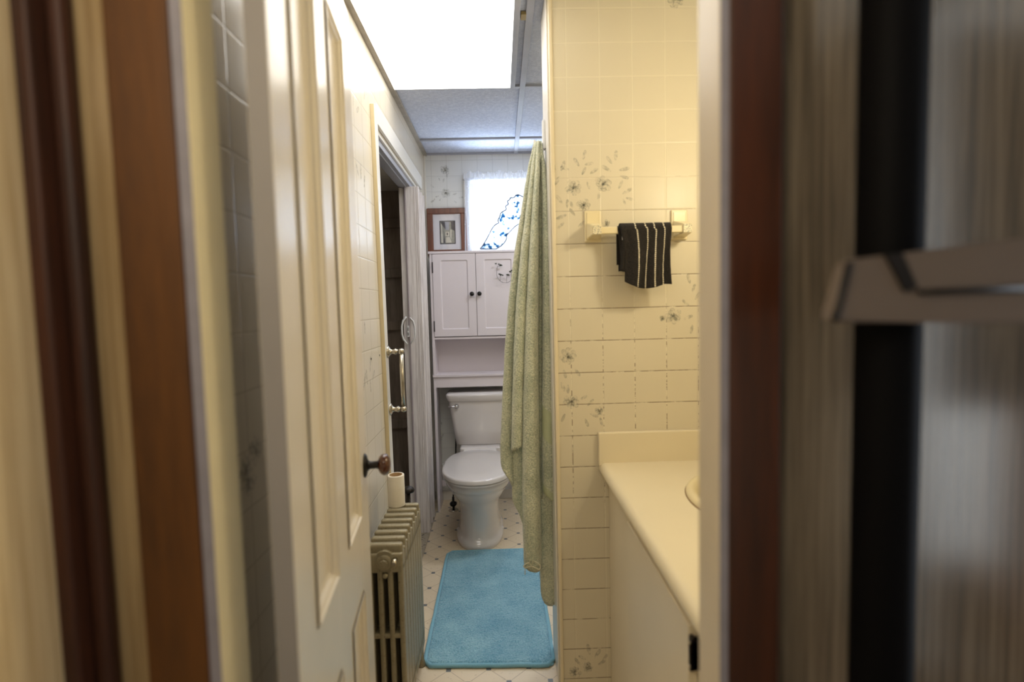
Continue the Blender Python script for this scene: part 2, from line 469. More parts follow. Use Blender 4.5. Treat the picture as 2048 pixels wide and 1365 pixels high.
def m_sheer():
    t = NT('white_sheer_lace'); p = t.coord('Object')
    v = t.vor(t.mapping(p, (1, 1, 1)), 45.0)
    spot = t.math('SUBTRACT', 1.0, t.step(v, 0.10, 0.16))
    dif = t.n('ShaderNodeBsdfDiffuse'); dif.inputs[0].default_value = C(236, 238, 246)
    tl = t.n('ShaderNodeBsdfTranslucent'); tl.inputs[0].default_value = C(240, 243, 250)
    tr = t.n('ShaderNodeBsdfTransparent')
    m1 = t.n('ShaderNodeMixShader'); m1.inputs[0].default_value = 0.22; t.l(dif.outputs[0], m1.inputs[1]); t.l(tl.outputs[0], m1.inputs[2])
    m2 = t.n('ShaderNodeMixShader'); t.l(t.math('ADD', 0.46, t.math('MULTIPLY', spot, 0.5), clamp=True), m2.inputs[0])
    t.l(tr.outputs[0], m2.inputs[1]); t.l(m1.outputs[0], m2.inputs[2]); t.l(m2.outputs[0], t.out.inputs[0])
    return t.m
M['sheer'] = m_sheer()

def m_glass(name, refl=0.06):
    t = NT(name); tr = t.n('ShaderNodeBsdfTransparent'); gl = t.n('ShaderNodeBsdfGlossy'); gl.inputs['Roughness'].default_value = 0.02
    mx = t.n('ShaderNodeMixShader'); mx.inputs[0].default_value = refl
    t.l(tr.outputs[0], mx.inputs[1]); t.l(gl.outputs[0], mx.inputs[2]); t.l(mx.outputs[0], t.out.inputs[0])
    return t.m
M['glass'] = m_glass('clear_glass')
M['pic_glass'] = m_glass('picture_glass', 0.05)

def m_ornament():
    t = NT('blue_and_clear_art_glass'); p = t.coord('Object')
    n1 = t.noise(t.mapping(p, (1, 1, 1)), 26.0, 3, 0.6)
    tr = t.n('ShaderNodeBsdfTransparent'); tl = t.n('ShaderNodeBsdfTranslucent')
    cc = t.mix(t.step(n1, 0.50, 0.60), C(246, 250, 255), C(78, 122, 152)); t.l(cc, tr.inputs[0]); t.l(cc, tl.inputs[0])
    mx = t.n('ShaderNodeMixShader'); mx.inputs[0].default_value = 0.35
    t.l(tr.outputs[0], mx.inputs[1]); t.l(tl.outputs[0], mx.inputs[2]); t.l(mx.outputs[0], t.out.inputs[0])
    return t.m
M['ornament'] = m_ornament()

def m_speckle(name, c1, c2, scale=300.0, lo=0.5, hi=0.58):
    t = NT(name); n1 = t.noise(t.pos(), scale, 3, 0.6); t.base(t.mix(t.step(n1, lo, hi), c1, c2)); t.set(Roughness=0.5); return t.m
M['speckle'] = m_speckle('speckled_end_cap', C(232, 222, 190), C(120, 122, 112))
M['threshold'] = m_speckle('worn_painted_threshold', C(176, 166, 148), C(44, 36, 30), 70.0, 0.60, 0.64)

# ---------------------------------------------------------------- printed flowers on the tile panels (in the wall's own mesh)
def petal(bm, mp, cu, cv, ang, ln, wd, fill, line, lw=0.0007):
    ca, sa = math.cos(ang), math.sin(ang); pts = []
    N = 12
    for k in range(N):
        a = 2 * PI * k / N
        px = ln * 0.5 * (1 + math.cos(a)); py = wd * 0.5 * math.sin(a) * (0.55 + 0.45 * px / ln)
        pts.append((cu + px * ca - py * sa, cv + px * sa + py * ca))
    flat_poly(bm, [mp(u, v, 0.0004) for u, v in pts], fill)
    for k in range(0, N, 1):
        (u0, v0), (u1, v1) = pts[k], pts[(k + 1) % N]
        d = math.hypot(u1 - u0, v1 - v0) or 1e-6; nx, ny = -(v1 - v0) / d * lw, (u1 - u0) / d * lw
        flat_poly(bm, [mp(u0 - nx, v0 - ny, 0.0006), mp(u1 - nx, v1 - ny, 0.0006), mp(u1 + nx, v1 + ny, 0.0006), mp(u0 + nx, v0 + ny, 0.0006)], line)
def flower(bm, mp, cu, cv, r, rnd, fill, line):
    for ringr, n in ((1.0, 8), (0.62, 6)):
        for k in range(n):
            a = 2 * PI * k / n + rnd.uniform(-.25, .25)
            petal(bm, mp, cu, cv, a, r * ringr * rnd.uniform(.8, 1.1), r * ringr * 0.72, fill, line)
def leaf_print(bm, mp, cu, cv, ang, ln, fill, line):
    petal(bm, mp, cu, cv, ang, ln, ln * 0.40, fill, line, 0.0005)
    petal(bm, mp, cu, cv, ang, ln * 0.98, ln * 0.30, fill, fill, 0.0002)

rnd = random.Random(4)

# ---------------------------------------------------------------- room shell: bathroom
bm = B(); box(bm, XL - 0.02, XR + 0.1, YW, YB + 0.1, -0.06, 0.0)
struct('floor', bm, M['floor'], 'cream sheet vinyl floor with small grey squares')
bm = B(); box(bm, XL - 0.1, XR + 0.1, 0.70, YB + 0.1, ZC + 0.012, ZC + 0.06)
struct('ceiling', bm, M['ceiling'], 'white acoustic tile ceiling of the bathroom')

# back wall with the window opening
WX0, WX1, WZ0, WZ1 = -0.205, 0.375, 1.66, 2.215
bm = B()
box(bm, XL - 0.1, WX0, YB, YB + 0.1, -0.02, ZC + 0.05); box(bm, WX1, XR + 0.1, YB, YB + 0.1, -0.02, ZC + 0.05)
box(bm, WX0, WX1, YB, YB + 0.1, -0.02, WZ0); box(bm, WX0, WX1, YB, YB + 0.1, WZ1, ZC + 0.05)
mpb = lambda u, v, e: Vector((u, YB - e, v))
for (x, y, r) in ((890, 340, 0.034), (892, 386, 0.034)):
    p = PY(x, y, YB); flower(bm, mpb, p.x, p.z, r, rnd, 1, 2)
for (x, y, a, ln) in ((868, 376, 2.4, .03), (886, 366, 1.3, .03), (870, 400, 3.6, .035), (905, 390, 0.3, .03), (918, 396, 0.1, .03), (878, 392, 3.4, .025), (894, 356, 1.6, .025), (880, 362, 2.0, .02), (908, 402, 5.6, .025), (882, 396, 4.2, .022), (866, 404, 1.0, .025),
                      (884, 850, 2.0, .04), (887, 868, 4.2, .045), (884, 880, 2.6, .03)):
    p = PY(x, y, YB); leaf_print(bm, mpb, p.x, p.z, a, ln, 1, 2)
struct('wall_back', bm, [M['tile_back'], M['floral_fill'], M['floral_line']], recalc=False)

# left wall with the closet opening
OY0, OY1, OZ = 2.27, 3.46, 2.075
bm = B()
box(bm, XL - 0.1, XL, 0.70, OY0, -0.02, ZC + 0.05); box(bm, XL - 0.1, XL, OY1, YB + 0.1, -0.02, ZC + 0.05)
box(bm, XL - 0.1, XL, OY0, OY1, OZ, ZC + 0.05)
mpl = lambda u, v, e: Vector((XL + e, u, v))
for (x, y, a, ln) in ((728, 200, 1.2, .05), (733, 192, 2.0, .05), (706, 212, 1.4, .045), (712, 224, 0.6, .05), (722, 360, 1.5, .06), (717, 352, 2.2, .05), (728, 375, 1.2, .05), (730, 670, 1.6, .05), (727, 782, 1.0, .07), (735, 770, 1.8, .06), (728, 800, 2.4, .06), (740, 745, 1.3, .06), (745, 760, 0.7, .05), (742, 786, 1.7, .05), (729, 908, 1.2, .06), (735, 935, 1.9, .05), (730, 1010, 1.5, .05),
                      (700, 60, 1.3, .05), (712, 120, 1.8, .05)):
    p = PX(x, y, XL); leaf_print(bm, mpl, p.y, p.z, a, ln, 1, 2)
for q in (PX(490, 940, XL), PX(497, 965, XL), PX(510, 900, XL)):
    flower(bm, mpl, q.y, q.z, 0.03, rnd, 1, 2)
for (x, y) in ((742, 718), (759, 711)):      # two old screw holes
    p = PX(x, y, XL); flat_poly(bm, [mpl(p.y + 0.007 * math.cos(k * PI / 5), p.z + 0.004 * math.sin(k * PI / 5), 0.0008) for k in range(10)], 3)
    flat_poly(bm, [mpl(p.y - .002, p.z, .0008), mpl(p.y + .002, p.z, .0008), mpl(p.y + .001, p.z - .012, .0008)], 3)
struct('wall_left', bm, [M['tile_left'], M['floral_fill'], M['floral_line'], M['rust_black']], recalc=False)

# right wall behind the vanity and beyond the partition
bm = B(); box(bm, XR, XR + 0.1, 0.70, YB + 0.1, -0.02, ZC + 0.05)
struct('wall_right', bm, M['tile_plain'])

# partition with floral tile panel, its far face plain
PXL = 0.190
bm = B(); box(bm, PXL, XR, YP, YP + 0.20, -0.02, ZC + 0.05)
mpp = lambda u, v, e: Vector((u, YP - e, v))
for (x, y, r) in ((1147, 376, .027), (1206, 369, .029), (1167, 411, .024), (1212, 448, .014), (1136, 714, .029), (1143, 803, .027), (1199, 823, .016), (1347, 633, .028), (1325, 637, .011), (1352, -2, .028), (1270, 1322, .02), (1330, 1342, .02), (1150, 1345, .022), (1176, 1335, .018)):
    p = PY(x, y, YP); flower(bm, mpp, p.x, p.z, r, rnd, 1, 2)
for (x, y, a, ln) in ((1110, 345, 1.8, .035), (1122, 342, 1.2, .035), (1108, 372, 1.0, .035), (1158, 333, 2.1, .032), (1166, 320, 1.3, .032), (1169, 330, 0.2, .03), (1138, 340, 2.8, .03), (1164, 350, 1.1, .028), (1180, 348, 0.6, .032), (1231, 322, 1.5, .035), (1224, 328, 2.2, .03), (1222, 343, 2.6, .036), (1238, 341, 0.2, .036), (1240, 352, -0.3, .03),
                      (1237, 378, 1.1, .03), (1245, 388, .5, .036), (1246, 398, -1.2, .02), (1252, 396, -.3, .028), (1174, 364, -1.2, .026), (1196, 402, 1.4, .028), (1125, 408, 2.2, .035), (1134, 416, 1.5, .028), (1145, 418, 1.8, .025), (1133, 430, 3.5, .036), (1150, 432, 2.2, .03), (1156, 455, .7, .03), (1128, 445, 3.9, .03),
                      (1380, 568, 1.8, .035), (1384, 585, 1.2, .03), (1366, 640, .4, .036), (1378, 612, 2.4, .03), (1390, 600, 1.0, .03), (1385, 650, 4.5, .03), (1127, 740, -1.3, .03), (1150, 738, -1.0, .03), (1122, 765, -1.2, .035), (1136, 770, -1.6, .03), (1160, 800, 0.5, .028), (1175, 812, 0.8, .03), (1180, 828, -.4, .03), (1130, 828, -2, .03), (1170, 838, -1.2, .03), (1200, 835, -1.3, .03),
                      (1180, 1310, 1.8, .04), (1190, 1316, 1.0, .036), (1172, 1320, 2.6, .03), (1196, 1330, .5, .03), (1205, 1322, .9, .03), (1160, 1330, 2.2, .03)):
    p = PY(x, y, YP); leaf_print(bm, mpp, p.x, p.z, a, ln, 1, 2)
struct('wall_partition', bm, [M['tile_part'], M['floral_fill'], M['floral_line']], recalc=False)
bm = B(); box(bm, 0.178, PXL, YP - 0.006, YP + 0.20, 0, ZC, 0.003)
struct('trim_1', bm, plain('cream_corner_strip', C(228, 214, 182), 0.35, var=0.03), 'cream corner strip along the edge of the tiled partition')
bm = B(); box(bm, 0.172, 0.178, YP + 0.018, YP + 0.20, 0, ZC, 0.002)
struct('trim_2', bm, M['white_paint'], 'white painted end of the tiled partition')

# doorway wall (kitchen panelling on one face, tile panel on the other)
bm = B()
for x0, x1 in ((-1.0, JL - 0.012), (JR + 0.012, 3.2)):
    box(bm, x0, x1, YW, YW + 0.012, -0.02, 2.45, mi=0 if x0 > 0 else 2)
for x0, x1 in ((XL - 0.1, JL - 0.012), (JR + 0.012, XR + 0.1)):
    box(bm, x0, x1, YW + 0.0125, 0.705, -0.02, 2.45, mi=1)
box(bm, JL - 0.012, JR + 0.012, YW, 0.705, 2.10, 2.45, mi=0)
struct('wall_front', bm, [M['panel'], M['tile_plain'], M['panel_half_shade']], 'pale woodgrain panelled wall around the bathroom doorway')
# jambs
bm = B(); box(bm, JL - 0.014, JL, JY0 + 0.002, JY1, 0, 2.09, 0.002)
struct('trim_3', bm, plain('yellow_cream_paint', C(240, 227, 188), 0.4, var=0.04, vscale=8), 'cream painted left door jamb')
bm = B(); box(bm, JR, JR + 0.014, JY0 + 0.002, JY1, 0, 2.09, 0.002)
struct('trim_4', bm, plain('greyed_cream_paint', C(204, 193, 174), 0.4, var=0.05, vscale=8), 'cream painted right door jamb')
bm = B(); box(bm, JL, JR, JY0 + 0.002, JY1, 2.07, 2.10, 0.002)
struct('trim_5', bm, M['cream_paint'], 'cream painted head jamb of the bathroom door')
bm = B(); box(bm, JL - 0.0135, JL - 0.0005, JY0, JY0 + 0.0018, 0, 2.09)
struct('trim_6', bm, M['lav_daylit'], 'chipped edge of the left jamb, daylight tint put into its grey')
bm = B(); box(bm, JR + 0.0005, JR + 0.0105, JY0, JY0 + 0.0018, 0, 2.09)
struct('trim_7', bm, M['lav_daylit'], 'chipped edge of the right jamb, daylight tint put into its grey')
# wooden casings on the kitchen side
bm = B(); box(bm, -0.4405, JL - 0.0138, JY0 - 0.001, YW, 0, 2.16, 0.004, seg=3); box(bm, -0.388, JL - 0.0145, JY0 - 0.0025, JY0, 0, 2.16, 0.001)
struct('trim_8', bm, M['wood_left'], 'orange-brown wooden casing left of the doorway')
bm = B(); box(bm, JR + 0.0108, 0.337, JY0 - 0.001, YW, 0, 2.16, 0.004, seg=3)
struct('trim_9', bm, M['wood_right'], 'dark red-brown wooden casing right of the doorway')
# kitchen-side corner moulding and left wall
bm = B(); box(bm, -0.525, -0.503, 0.615, YW, 0, 2.36, 0.004); box(bm, -0.503, -0.484, 0.638, YW, 0, 2.36, 0.006)
struct('trim_10', bm, [M['wood_dark']], 'dark brown corner moulding beside the pale panelling')
bm = B(); box(bm, -0.62, -0.52, -1.7, 0.655, 0, 2.4)
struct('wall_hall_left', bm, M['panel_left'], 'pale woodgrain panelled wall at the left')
bm = B(); box(bm, -0.62, 3.3, -1.8, -1.7, 0, 1.3); box(bm, -0.62, 3.3, -1.8, -1.7, 1.3, 2.4, mi=1)
struct('wall_hall_rear', bm, [plain('reflection_pale_wall', C(190, 180, 160), 0.7), plain('reflection_dark_wall', C(84, 74, 62), 0.7)])  # unseen wall coloured dark over pale to shape the panelling's reflection
bm = B(); box(bm, 3.2, 3.3, -1.7, YW, 0, 2.4)
struct('wall_hall_right', bm, plain('white_kitchen_wall', C(206, 204, 200), 0.7))
bm = B(); box(bm, -0.62, 3.3, -1.8, YW, -0.06, 0)
struct('floor_hall', bm, wood('brown_kitchen_floor', C(70, 54, 40), C(98, 78, 58), 0.4, 'y'))
bm = B(); box(bm, -0.62, 3.3, -1.8, YW, 2.4, 2.46)
struct('ceiling_hall', bm, plain('kitchen_ceiling_paint', C(190, 184, 172), 0.8))

# closet behind the accordion door: dark boarded recess
bm = B()
box(bm, -1.12, -1.08, 2.2, 3.6, 0, 2.35); box(bm, -1.12, XL - 0.1, 2.16, 2.2, 0, 2.35); box(bm, -1.12, XL - 0.1, 3.56, 3.6, 0, 2.35)
for zz in (0.55, 1.20, 1.54, 1.86):
    box(bm, -1.08, -1.055, 2.2, 3.56, zz, zz + 0.06, 0.004); box(bm, -1.055, XL - 0.1, 3.53, 3.56, zz, zz + 0.06, 0.004)
for yy in (2.5, 2.85, 3.2):
    box(bm, -1.08, -1.062, yy, yy + 0.05, 0, 2.3, 0.004)
box(bm, -1.12, XL - 0.1, 2.16, 3.6, -0.05, -0.001)
struct('wall_closet', bm, M['closet_dark'], 'dark boarded inside of the closet')
bm = B(); box(bm, -1.12, XL - 0.1, 2.16, 3.6, 2.10, 2.14); box(bm, XL - 0.1, XL, OY1 - 0.012, OY1, 0, OZ); box(bm, XL - 0.1, XL, OY0, OY0 + 0.012, 0, OZ); box(bm, XL - 0.1, XL, OY0, OY1, OZ - 0.012, OZ)
struct('trim_11', bm, M['white_paint'], 'white lining of the closet opening')
# closet casing: yellowed side board (slightly out of plumb) and white head board
bm = B()
vs = box(bm, XL, XL + 0.0165, 2.215, 2.272, 0.0, 2.140, 0.0015)
for v in bm.verts: v.co.y += -0.045 * (v.co.z - 0.8) / 1.34
for f in bm.faces:
    f.material_index = 1 if f.normal.x > 0.7 else 0
struct('trim_12', bm, [M['trim_yellow'], M['white_paint']], 'tall yellowed trim board at the near side of the closet opening', recalc=True)
bm = B(); box(bm, XL, XL + 0.014, 2.235, 3.475, 2.085, 2.165, 0.002)
struct('trim_13', bm, M['white_paint'], 'white head board above the closet opening')
bm = B(); box(bm, XL - 0.08, XL - 0.01, OY0, OY1 - 0.012, 2.035, 2.062, 0.002); box(bm, XL - 0.06, XL - 0.03, OY0, OY1 - 0.012, 2.028, 2.036)
struct('trim_14', bm, M['grid_white'], 'white sliding track at the head of the closet opening')
bm = B(); box(bm, XL - 0.1, -0.452, 2.27, 3.46, 0.0, 0.006, 0.001)
struct('trim_15', bm, M['threshold'], 'worn speckled threshold below the accordion door')
# corner bead at left/back corner
bm = B(); box(bm, XL, XL + 0.012, YB - 0.012, YB, 0, ZC, 0.002)
struct('trim_16', bm, M['white_paint'], 'pale corner bead in the far left corner')
# baseboards
bm = B(); box(bm, XL, XR, YB - 0.012, YB, 0, 0.065, 0.003)
struct('baseboard_back', bm, M['white_paint'])
bm = B(); box(bm, XL, XL + 0.010, 0.72, 2.2, 0, 0.08, 0.003)
struct('baseboard_left', bm, M['white_paint'])

# ceiling grid
bm = B(); box(bm, XL, XL + 0.024, 0.71, YB, ZC - 0.003, ZC + 0.013, 0.001)
struct('trim_17', bm, M['grid_worn'], 'worn metal wall angle along the left edge of the ceiling')
bm = B()
box(bm, 0.116, 0.142, 0.71, YB, ZC, ZC + 0.014, 0.001)
box(bm, XL + 0.02, XR, 2.585, 2.608, ZC + 0.001, ZC + 0.014, 0.001); box(bm, XL + 0.02, XR, 3.372, 3.394, ZC + 0.001, ZC + 0.014, 0.001)
box(bm, XL + 0.02, XR, YB - 0.02, YB, ZC + 0.001, ZC + 0.014, 0.001)
box(bm, 0.235, 0.252, 3.394, YB, ZC + 0.0015, ZC + 0.014)
box(bm, 0.172, 0.190, 0.71, 2.02, ZC + 0.0015, ZC + 0.014)
struct('trim_18', bm, M['grid_white'], 'pale metal grid bars of the suspended ceiling')

# ---------------------------------------------------------------- window
win = bpy.data.objects.new('window_1', None); COL.objects.link(win); win.location = (0.085, YB, WZ0); win['kind'] = 'structure'; win['label'] = 'small bright window in the back wall behind the sheer curtain'
bm = B()
fw = 0.028
box(bm, WX0 - 0.02, WX1 + 0.02, YB - 0.014, YB + 0.06, WZ1 - fw, WZ1 + 0.018, 0.002)
for a, b in ((WX0 - 0.02, WX0 + fw), (WX1 - fw, WX1 + 0.02)): box(bm, a, b, YB - 0.014, YB + 0.06, WZ0 - 0.02, WZ1 - fw, 0.002)
box(bm, WX0 + fw, WX1 - fw, YB - 0.014, YB + 0.06, WZ0 - 0.02, WZ0 + fw, 0.002)
struct('window_frame', bm, M['white_paint'], parent=win)
bm = B(); box(bm, WX0 + fw, WX1 - fw, YB + 0.03, YB + 0.05, 1.835, 1.858, 0.002)
struct('meeting_rail', bm, M['white_paint'], parent=win)
bm = B(); box(bm, WX0 + fw, WX1 - fw, YB + 0.042, YB + 0.046, WZ0 + fw, WZ1 - fw)
struct('pane', bm, M['glass'], parent=win)

# sheer curtain with a ruffled heading on a thin rod
cur = thing('curtain', (0.085, YB - 0.03, WZ1), 'white sheer spotted curtain with ruffled top over the small back window', 'curtain')
def wavy_sheet(bm, x0, x1, ztop, zbot, yf, nx, nz, mi=0):
    g = [[bm.verts.new(yf(x0 + (x1 - x0) * i / nx, ztop + (zbot - ztop) * j / nz)) for i in range(nx + 1)] for j in range(nz + 1)]
    for j in range(nz):
        for i in range(nx):
            f = bm.faces.new((g[j][i], g[j][i + 1], g[j + 1][i + 1], g[j + 1][i])); f.smooth = True; f.material_index = mi
CY = YB - 0.030
def sheer_pt(x, z):
    g = (x + 0.225) / 0.58
    edge = max(0.0, 1 - abs(g) * 8) if g < .5 else max(0.0, 1 - abs(1 - g) * 8)
    a = 0.004 + 0.007 * edge
    return Vector((x + 0.012 * edge * math.sin(z * 3), CY + a * math.sin(x * 160 + 2.2 * math.sin(x * 23)) + 0.002 * math.sin(x * 61 + z * 7), z))
bm = B(); wavy_sheet(bm, -0.218, 0.372, 2.196, 1.655, sheer_pt, 240, 12)
wavy_sheet(bm, -0.214, -0.135, 2.194, 1.655, lambda x, z: Vector((x + 0.010 * (2.19 - z), CY - 0.010 + 0.006 * math.sin(x * 260), z)), 60, 10)
obj('sheer', bm, M['sheer'], cur, recalc=False)
bm = B(); wavy_sheet(bm, -0.224, 0.378, 2.232, 2.186, lambda x, z: Vector((x, CY - 0.012 + 0.010 * math.sin(x * 210 + 1.5 * math.sin(x * 47)) * (0.5 + (z - 2.186) * 16), z + (0.007 * math.sin(x * 92) + 0.004 * math.sin(x * 37 + 1)) * (z - 2.186) / 0.046)), 300, 6)
wavy_sheet(bm, -0.222, 0.376, 2.196, 2.176, lambda x, z: Vector((x, CY - 0.014 + 0.004 * math.sin(x * 240), z + 0.003 * math.sin(x * 130))), 260, 3)
obj('ruffle', bm, M['sheer'], cur, recalc=False)
bm = B(); tube(bm, [(-0.23, CY, 2.188), (0.385, CY, 2.188)], 0.0045, 8)
obj('rod', bm, M['white_paint'], cur)

# blue art-glass ornament hanging in the window
zs = lambda x, y: PY(830 + x / 5.46, 290 + y / 5.46, YB - 0.075)
top = [zs(*p) for p in ((712, 1138), (745, 1095), (800, 1000), (840, 915), (885, 865), (918, 858), (905, 822), (925, 790), (935, 745), (965, 725), (1002, 708), (985, 668), (1027, 650), (1005, 615), (1037, 600), (1040, 575), (1078, 582), (1110, 540), (1165, 560), (1230, 600), (1290, 700))]
low = [zs(*p) for p in ((1300, 800), (1260, 860), (1180, 840), (1100, 880), (1035, 950), (998, 990), (1000, 1030), (960, 1090), (885, 1138))]
top = chaikin(top, 1); low = chaikin(low, 1)
orn = thing('window_ornament', zs(1000, 1138), 'blue and clear glass ornament with wavy dark outline in front of the window', 'ornament')
bm = B(); poly_prism(bm, top + low, (0, 0.003, 0)); bmesh.ops.triangulate(bm, faces=[f for f in bm.faces if len(f.verts) > 4])
obj('glass_panel', bm, M['ornament'], orn)
bm = B(); tube(bm, [p + Vector((0, -0.001, 0)) for p in top + low + [top[0]]], 0.0036, 6)
for pts in (((745, 1097), (830, 1080), (900, 1040), (960, 1000), (1030, 955)), ((870, 935), (890, 960), (880, 990)), ((1145, 765), (1090, 780), (1085, 815), (1120, 830)), ((1000, 720), (1010, 780), (985, 850), (1000, 900)), ((1060, 620), (1075, 700), (1110, 640), (1150, 620)), ((930, 920), (960, 930), (975, 900))):
    tube(bm, [zs(*p) + Vector((0, -0.002, 0)) for p in pts], 0.0018, 5)
obj('outline', bm, plain('dark_lead_line', C(38, 48, 66), 0.5), orn)

# ---------------------------------------------------------------- framed picture
fx0, fx1, fz0, fz1 = -0.478, -0.212, 1.688, 2.005
pic = thing('picture_frame', ((fx0 + fx1) / 2, YB - 0.02, fz0), 'small print of a street in a red-brown wooden frame left of the window', 'picture')
bm = B(); w = 0.040
for a in (0, 1):
    ya, yb = YB - 0.030, YB - 0.002
    if a == 0:
        box(bm, fx0, fx1, ya, yb, fz1 - w, fz1, 0.006, seg=3); box(bm, fx0, fx1, ya, yb, fz0, fz0 + w, 0.006, seg=3)
    else:
        box(bm, fx0, fx0 + w, ya, yb, fz0 + w - .004, fz1 - w + .004, 0.006, seg=3); box(bm, fx1 - w, fx1, ya, yb, fz0 + w - .004, fz1 - w + .004, 0.006, seg=3)
obj('frame', bm, M['frame_wood'], pic)
ix0, ix1, iz0, iz1 = fx0 + w, fx1 - w, fz0 + w, fz1 - w
bm = B(); box(bm, ix0 - .004, ix1 + .004, YB - 0.016, YB - 0.010, iz0 - .004, iz1 + .004)
obj('mat', bm, M['mat_board'], pic)
ax0, ax1, az0, az1 = -0.395, -0.289, 1.766, 1.922
bm = B(); box(bm, ax0, ax1, YB - 0.0172, YB - 0.0162, az0, az1, mi=0)
def AP(u, v, e): return Vector((ax0 + (ax1 - ax0) * u, YB - 0.0174 - e * 0.0002, az0 + (az1 - az0) * v))
flat_poly(bm, [AP(.06, .04, 1), AP(.94, .04, 1), AP(.94, .96, 1), AP(.06, .96, 1)], 1)
flat_poly(bm, [AP(.36, .60, 2), AP(.60, .60, 2), AP(.62, .95, 2), AP(.34, .95, 2)], 3)
flat_poly(bm, [AP(.06, .95, 2), AP(.34, .95, 2), AP(.38, .62, 2), AP(.22, .75, 2)], 0)
flat_poly(bm, [AP(.72, .95, 2), AP(.94, .96, 2), AP(.94, .55, 2), AP(.74, .64, 2)], 0)
flat_poly(bm, [AP(.08, .9, 3), AP(.16, .82, 3), AP(.2, .06, 3), AP(.08, .06, 3)], 2)
flat_poly(bm, [AP(.36, .34, 3), AP(.6, .34, 3), AP(.6, .52, 3), AP(.36, .52, 3)], 2)
flat_poly(bm, [AP(.44, .38, 4), AP(.52, .38, 4), AP(.52, .48, 4), AP(.44, .48, 4)], 0)
flat_poly(bm, [AP(.36, .06, 3), AP(.74, .06, 3), AP(.62, .3, 3), AP(.4, .3, 3)], 2)
flat_poly(bm, [AP(.22, .05, 3), AP(.34, .05, 3), AP(.28, .45, 3)], 0)
flat_poly(bm, [AP(.68, .62, 3), AP(.76, .6, 3), AP(.72, .2, 3), AP(.66, .3, 3)], 2)
obj('print', bm, [M['print_dark'], M['print_mid'], M['print_light'], M['print_sky']], pic, recalc=False)
bm = B(); box(bm, ix0 - .003, ix1 + .003, YB - 0.0215, YB - 0.020, iz0 - .003, iz1 + .003)
obj('glass', bm, M['pic_glass'], pic)

# ---------------------------------------------------------------- ceiling light
lt = thing('ceiling_light', (-0.2, 1.98, ZC), 'large lit fluorescent panel set in the ceiling above the doorway side', 'ceiling light')
LX0, LX1, LY0, LY1 = -0.465, 0.072, 1.365, 2.585
bm = B(); box(bm, LX0, LX1, LY0, LY1, ZC - 0.004, ZC + 0.004, 0.001)
obj('diffuser', bm, M['diffuser'], lt)
bm = B(); box(bm, LX1, LX1 + 0.022, LY0 - 0.02, LY1, ZC - 0.008, ZC + 0.012, 0.001); box(bm, LX0, LX1, LY0 - 0.02, LY0, ZC - 0.008, ZC + 0.012, 0.001)
obj('frame', bm, M['grid_white'], lt)
bm = B(); tube(bm, [PZ(x, y, ZC - 0.005) for x, y in ((991, 56), (996, 62), (1003, 65), (1012, 62), (1022, 60))], 0.0012, 5)
obj('crack', bm, M['card'], lt)
bm = B(); box(bm, 0.098, 0.117, 1.955, 1.995, ZC - 0.002, ZC + 0.010, 0.001)
obj('clip', bm, plain('yellowed_clip', C(150, 132, 84), 0.5), lt)

# ---------------------------------------------------------------- bathroom door (hinged at the left jamb, swung inward)
DW, DT, DH = 0.68, 0.028, 2.05
door = bpy.data.objects.new('door_1', None); COL.objects.link(door); door['kind'] = 'structure'; door['label'] = 'cream four-panel bathroom door swung open'
door.location = (-0.281, 0.700, 0.012); door.rotation_euler = (0, 0, math.radians(90 + 6.2))
# local frame: x along the door from hinge, y = +out of far face, so the seen face is at y = 0 and the slab lies at y > 0
U = [0.0, 0.105, 0.271, 0.384, 0.555, DW]; Zr = [0.0, 0.20, 0.665, 0.838, 1.93, DH]
bm = B()
for a, b in ((U[0], U[1]), (U[2], U[3]), (U[4], U[5])): box(bm, a, b, 0, DT, 0, DH, 0.0012)
for a, b in ((U[1], U[2]), (U[3], U[4])):
    for c, d in ((Zr[0], Zr[1]), (Zr[2], Zr[3]), (Zr[4], Zr[5])): box(bm, a, b, 0.0002, DT - .0002, c, d)
struct('door_leaf', bm, M['door_paint'], parent=door, local=True)
bm = B(); box(bm, -0.0006, 0.0, 0.001, DT - 0.001, 0.002, DH - 0.002)  # thin sheet whose grey stands in for cooler, dimmer light on the edge
o = struct('hinge_edge', bm, plain('shaded_door_edge', C(150, 144, 140), 0.6, var=0.05), parent=door, local=True); o['label'] = 'hinge edge greyed to stand for dimmer light'
for a, b in ((U[1], U[2]), (U[3], U[4])):
    for c, d in ((Zr[1], Zr[2]), (Zr[3], Zr[4])):
        bm = B(); box(bm, a, b, 0.012, 0.018, c, d)
        # stepped moulding around the sunk panel
        prof = [(0.0, -0.0035), (0.004, -0.004), (0.007, 0.0005), (0.013, 0.003), (0.017, 0.009), (0.024, 0.0118)]
        corners = lambda o: [(a + o, c + o), (b - o, c + o), (b - o, d - o), (a + o, d - o)]
        rr = [[bm.verts.new((x, y, z)) for x, z in corners(o)] for o, y in prof]
        for A_, B_ in zip(rr, rr[1:]):
            for k in range(4): bm.faces.new((A_[k], A_[(k + 1) % 4], B_[(k + 1) % 4], B_[k]))
        struct('door_panel', bm, M['door_paint'], parent=door, local=True)
knob = bpy.data.objects.new('door_knob', None); COL.objects.link(knob); knob.parent = door; knob.location = (0.640, 0, 0.938)
bm = B(); lathe(bm, [(0, -0.0002), (0.026, -0.0002), (0.026, 0.003), (0.022, 0.006), (0.014, 0.008), (0.011, 0.010), (0.0085, 0.014), (0.008, 0.030), (0.010, 0.034), (0.0, 0.035)], (0, 0, 0), (0, -1, 0), 28, ref=(0, 0, 1), ex=1.15)
struct('rosette', bm, M['black_metal'], parent=knob, local=True)
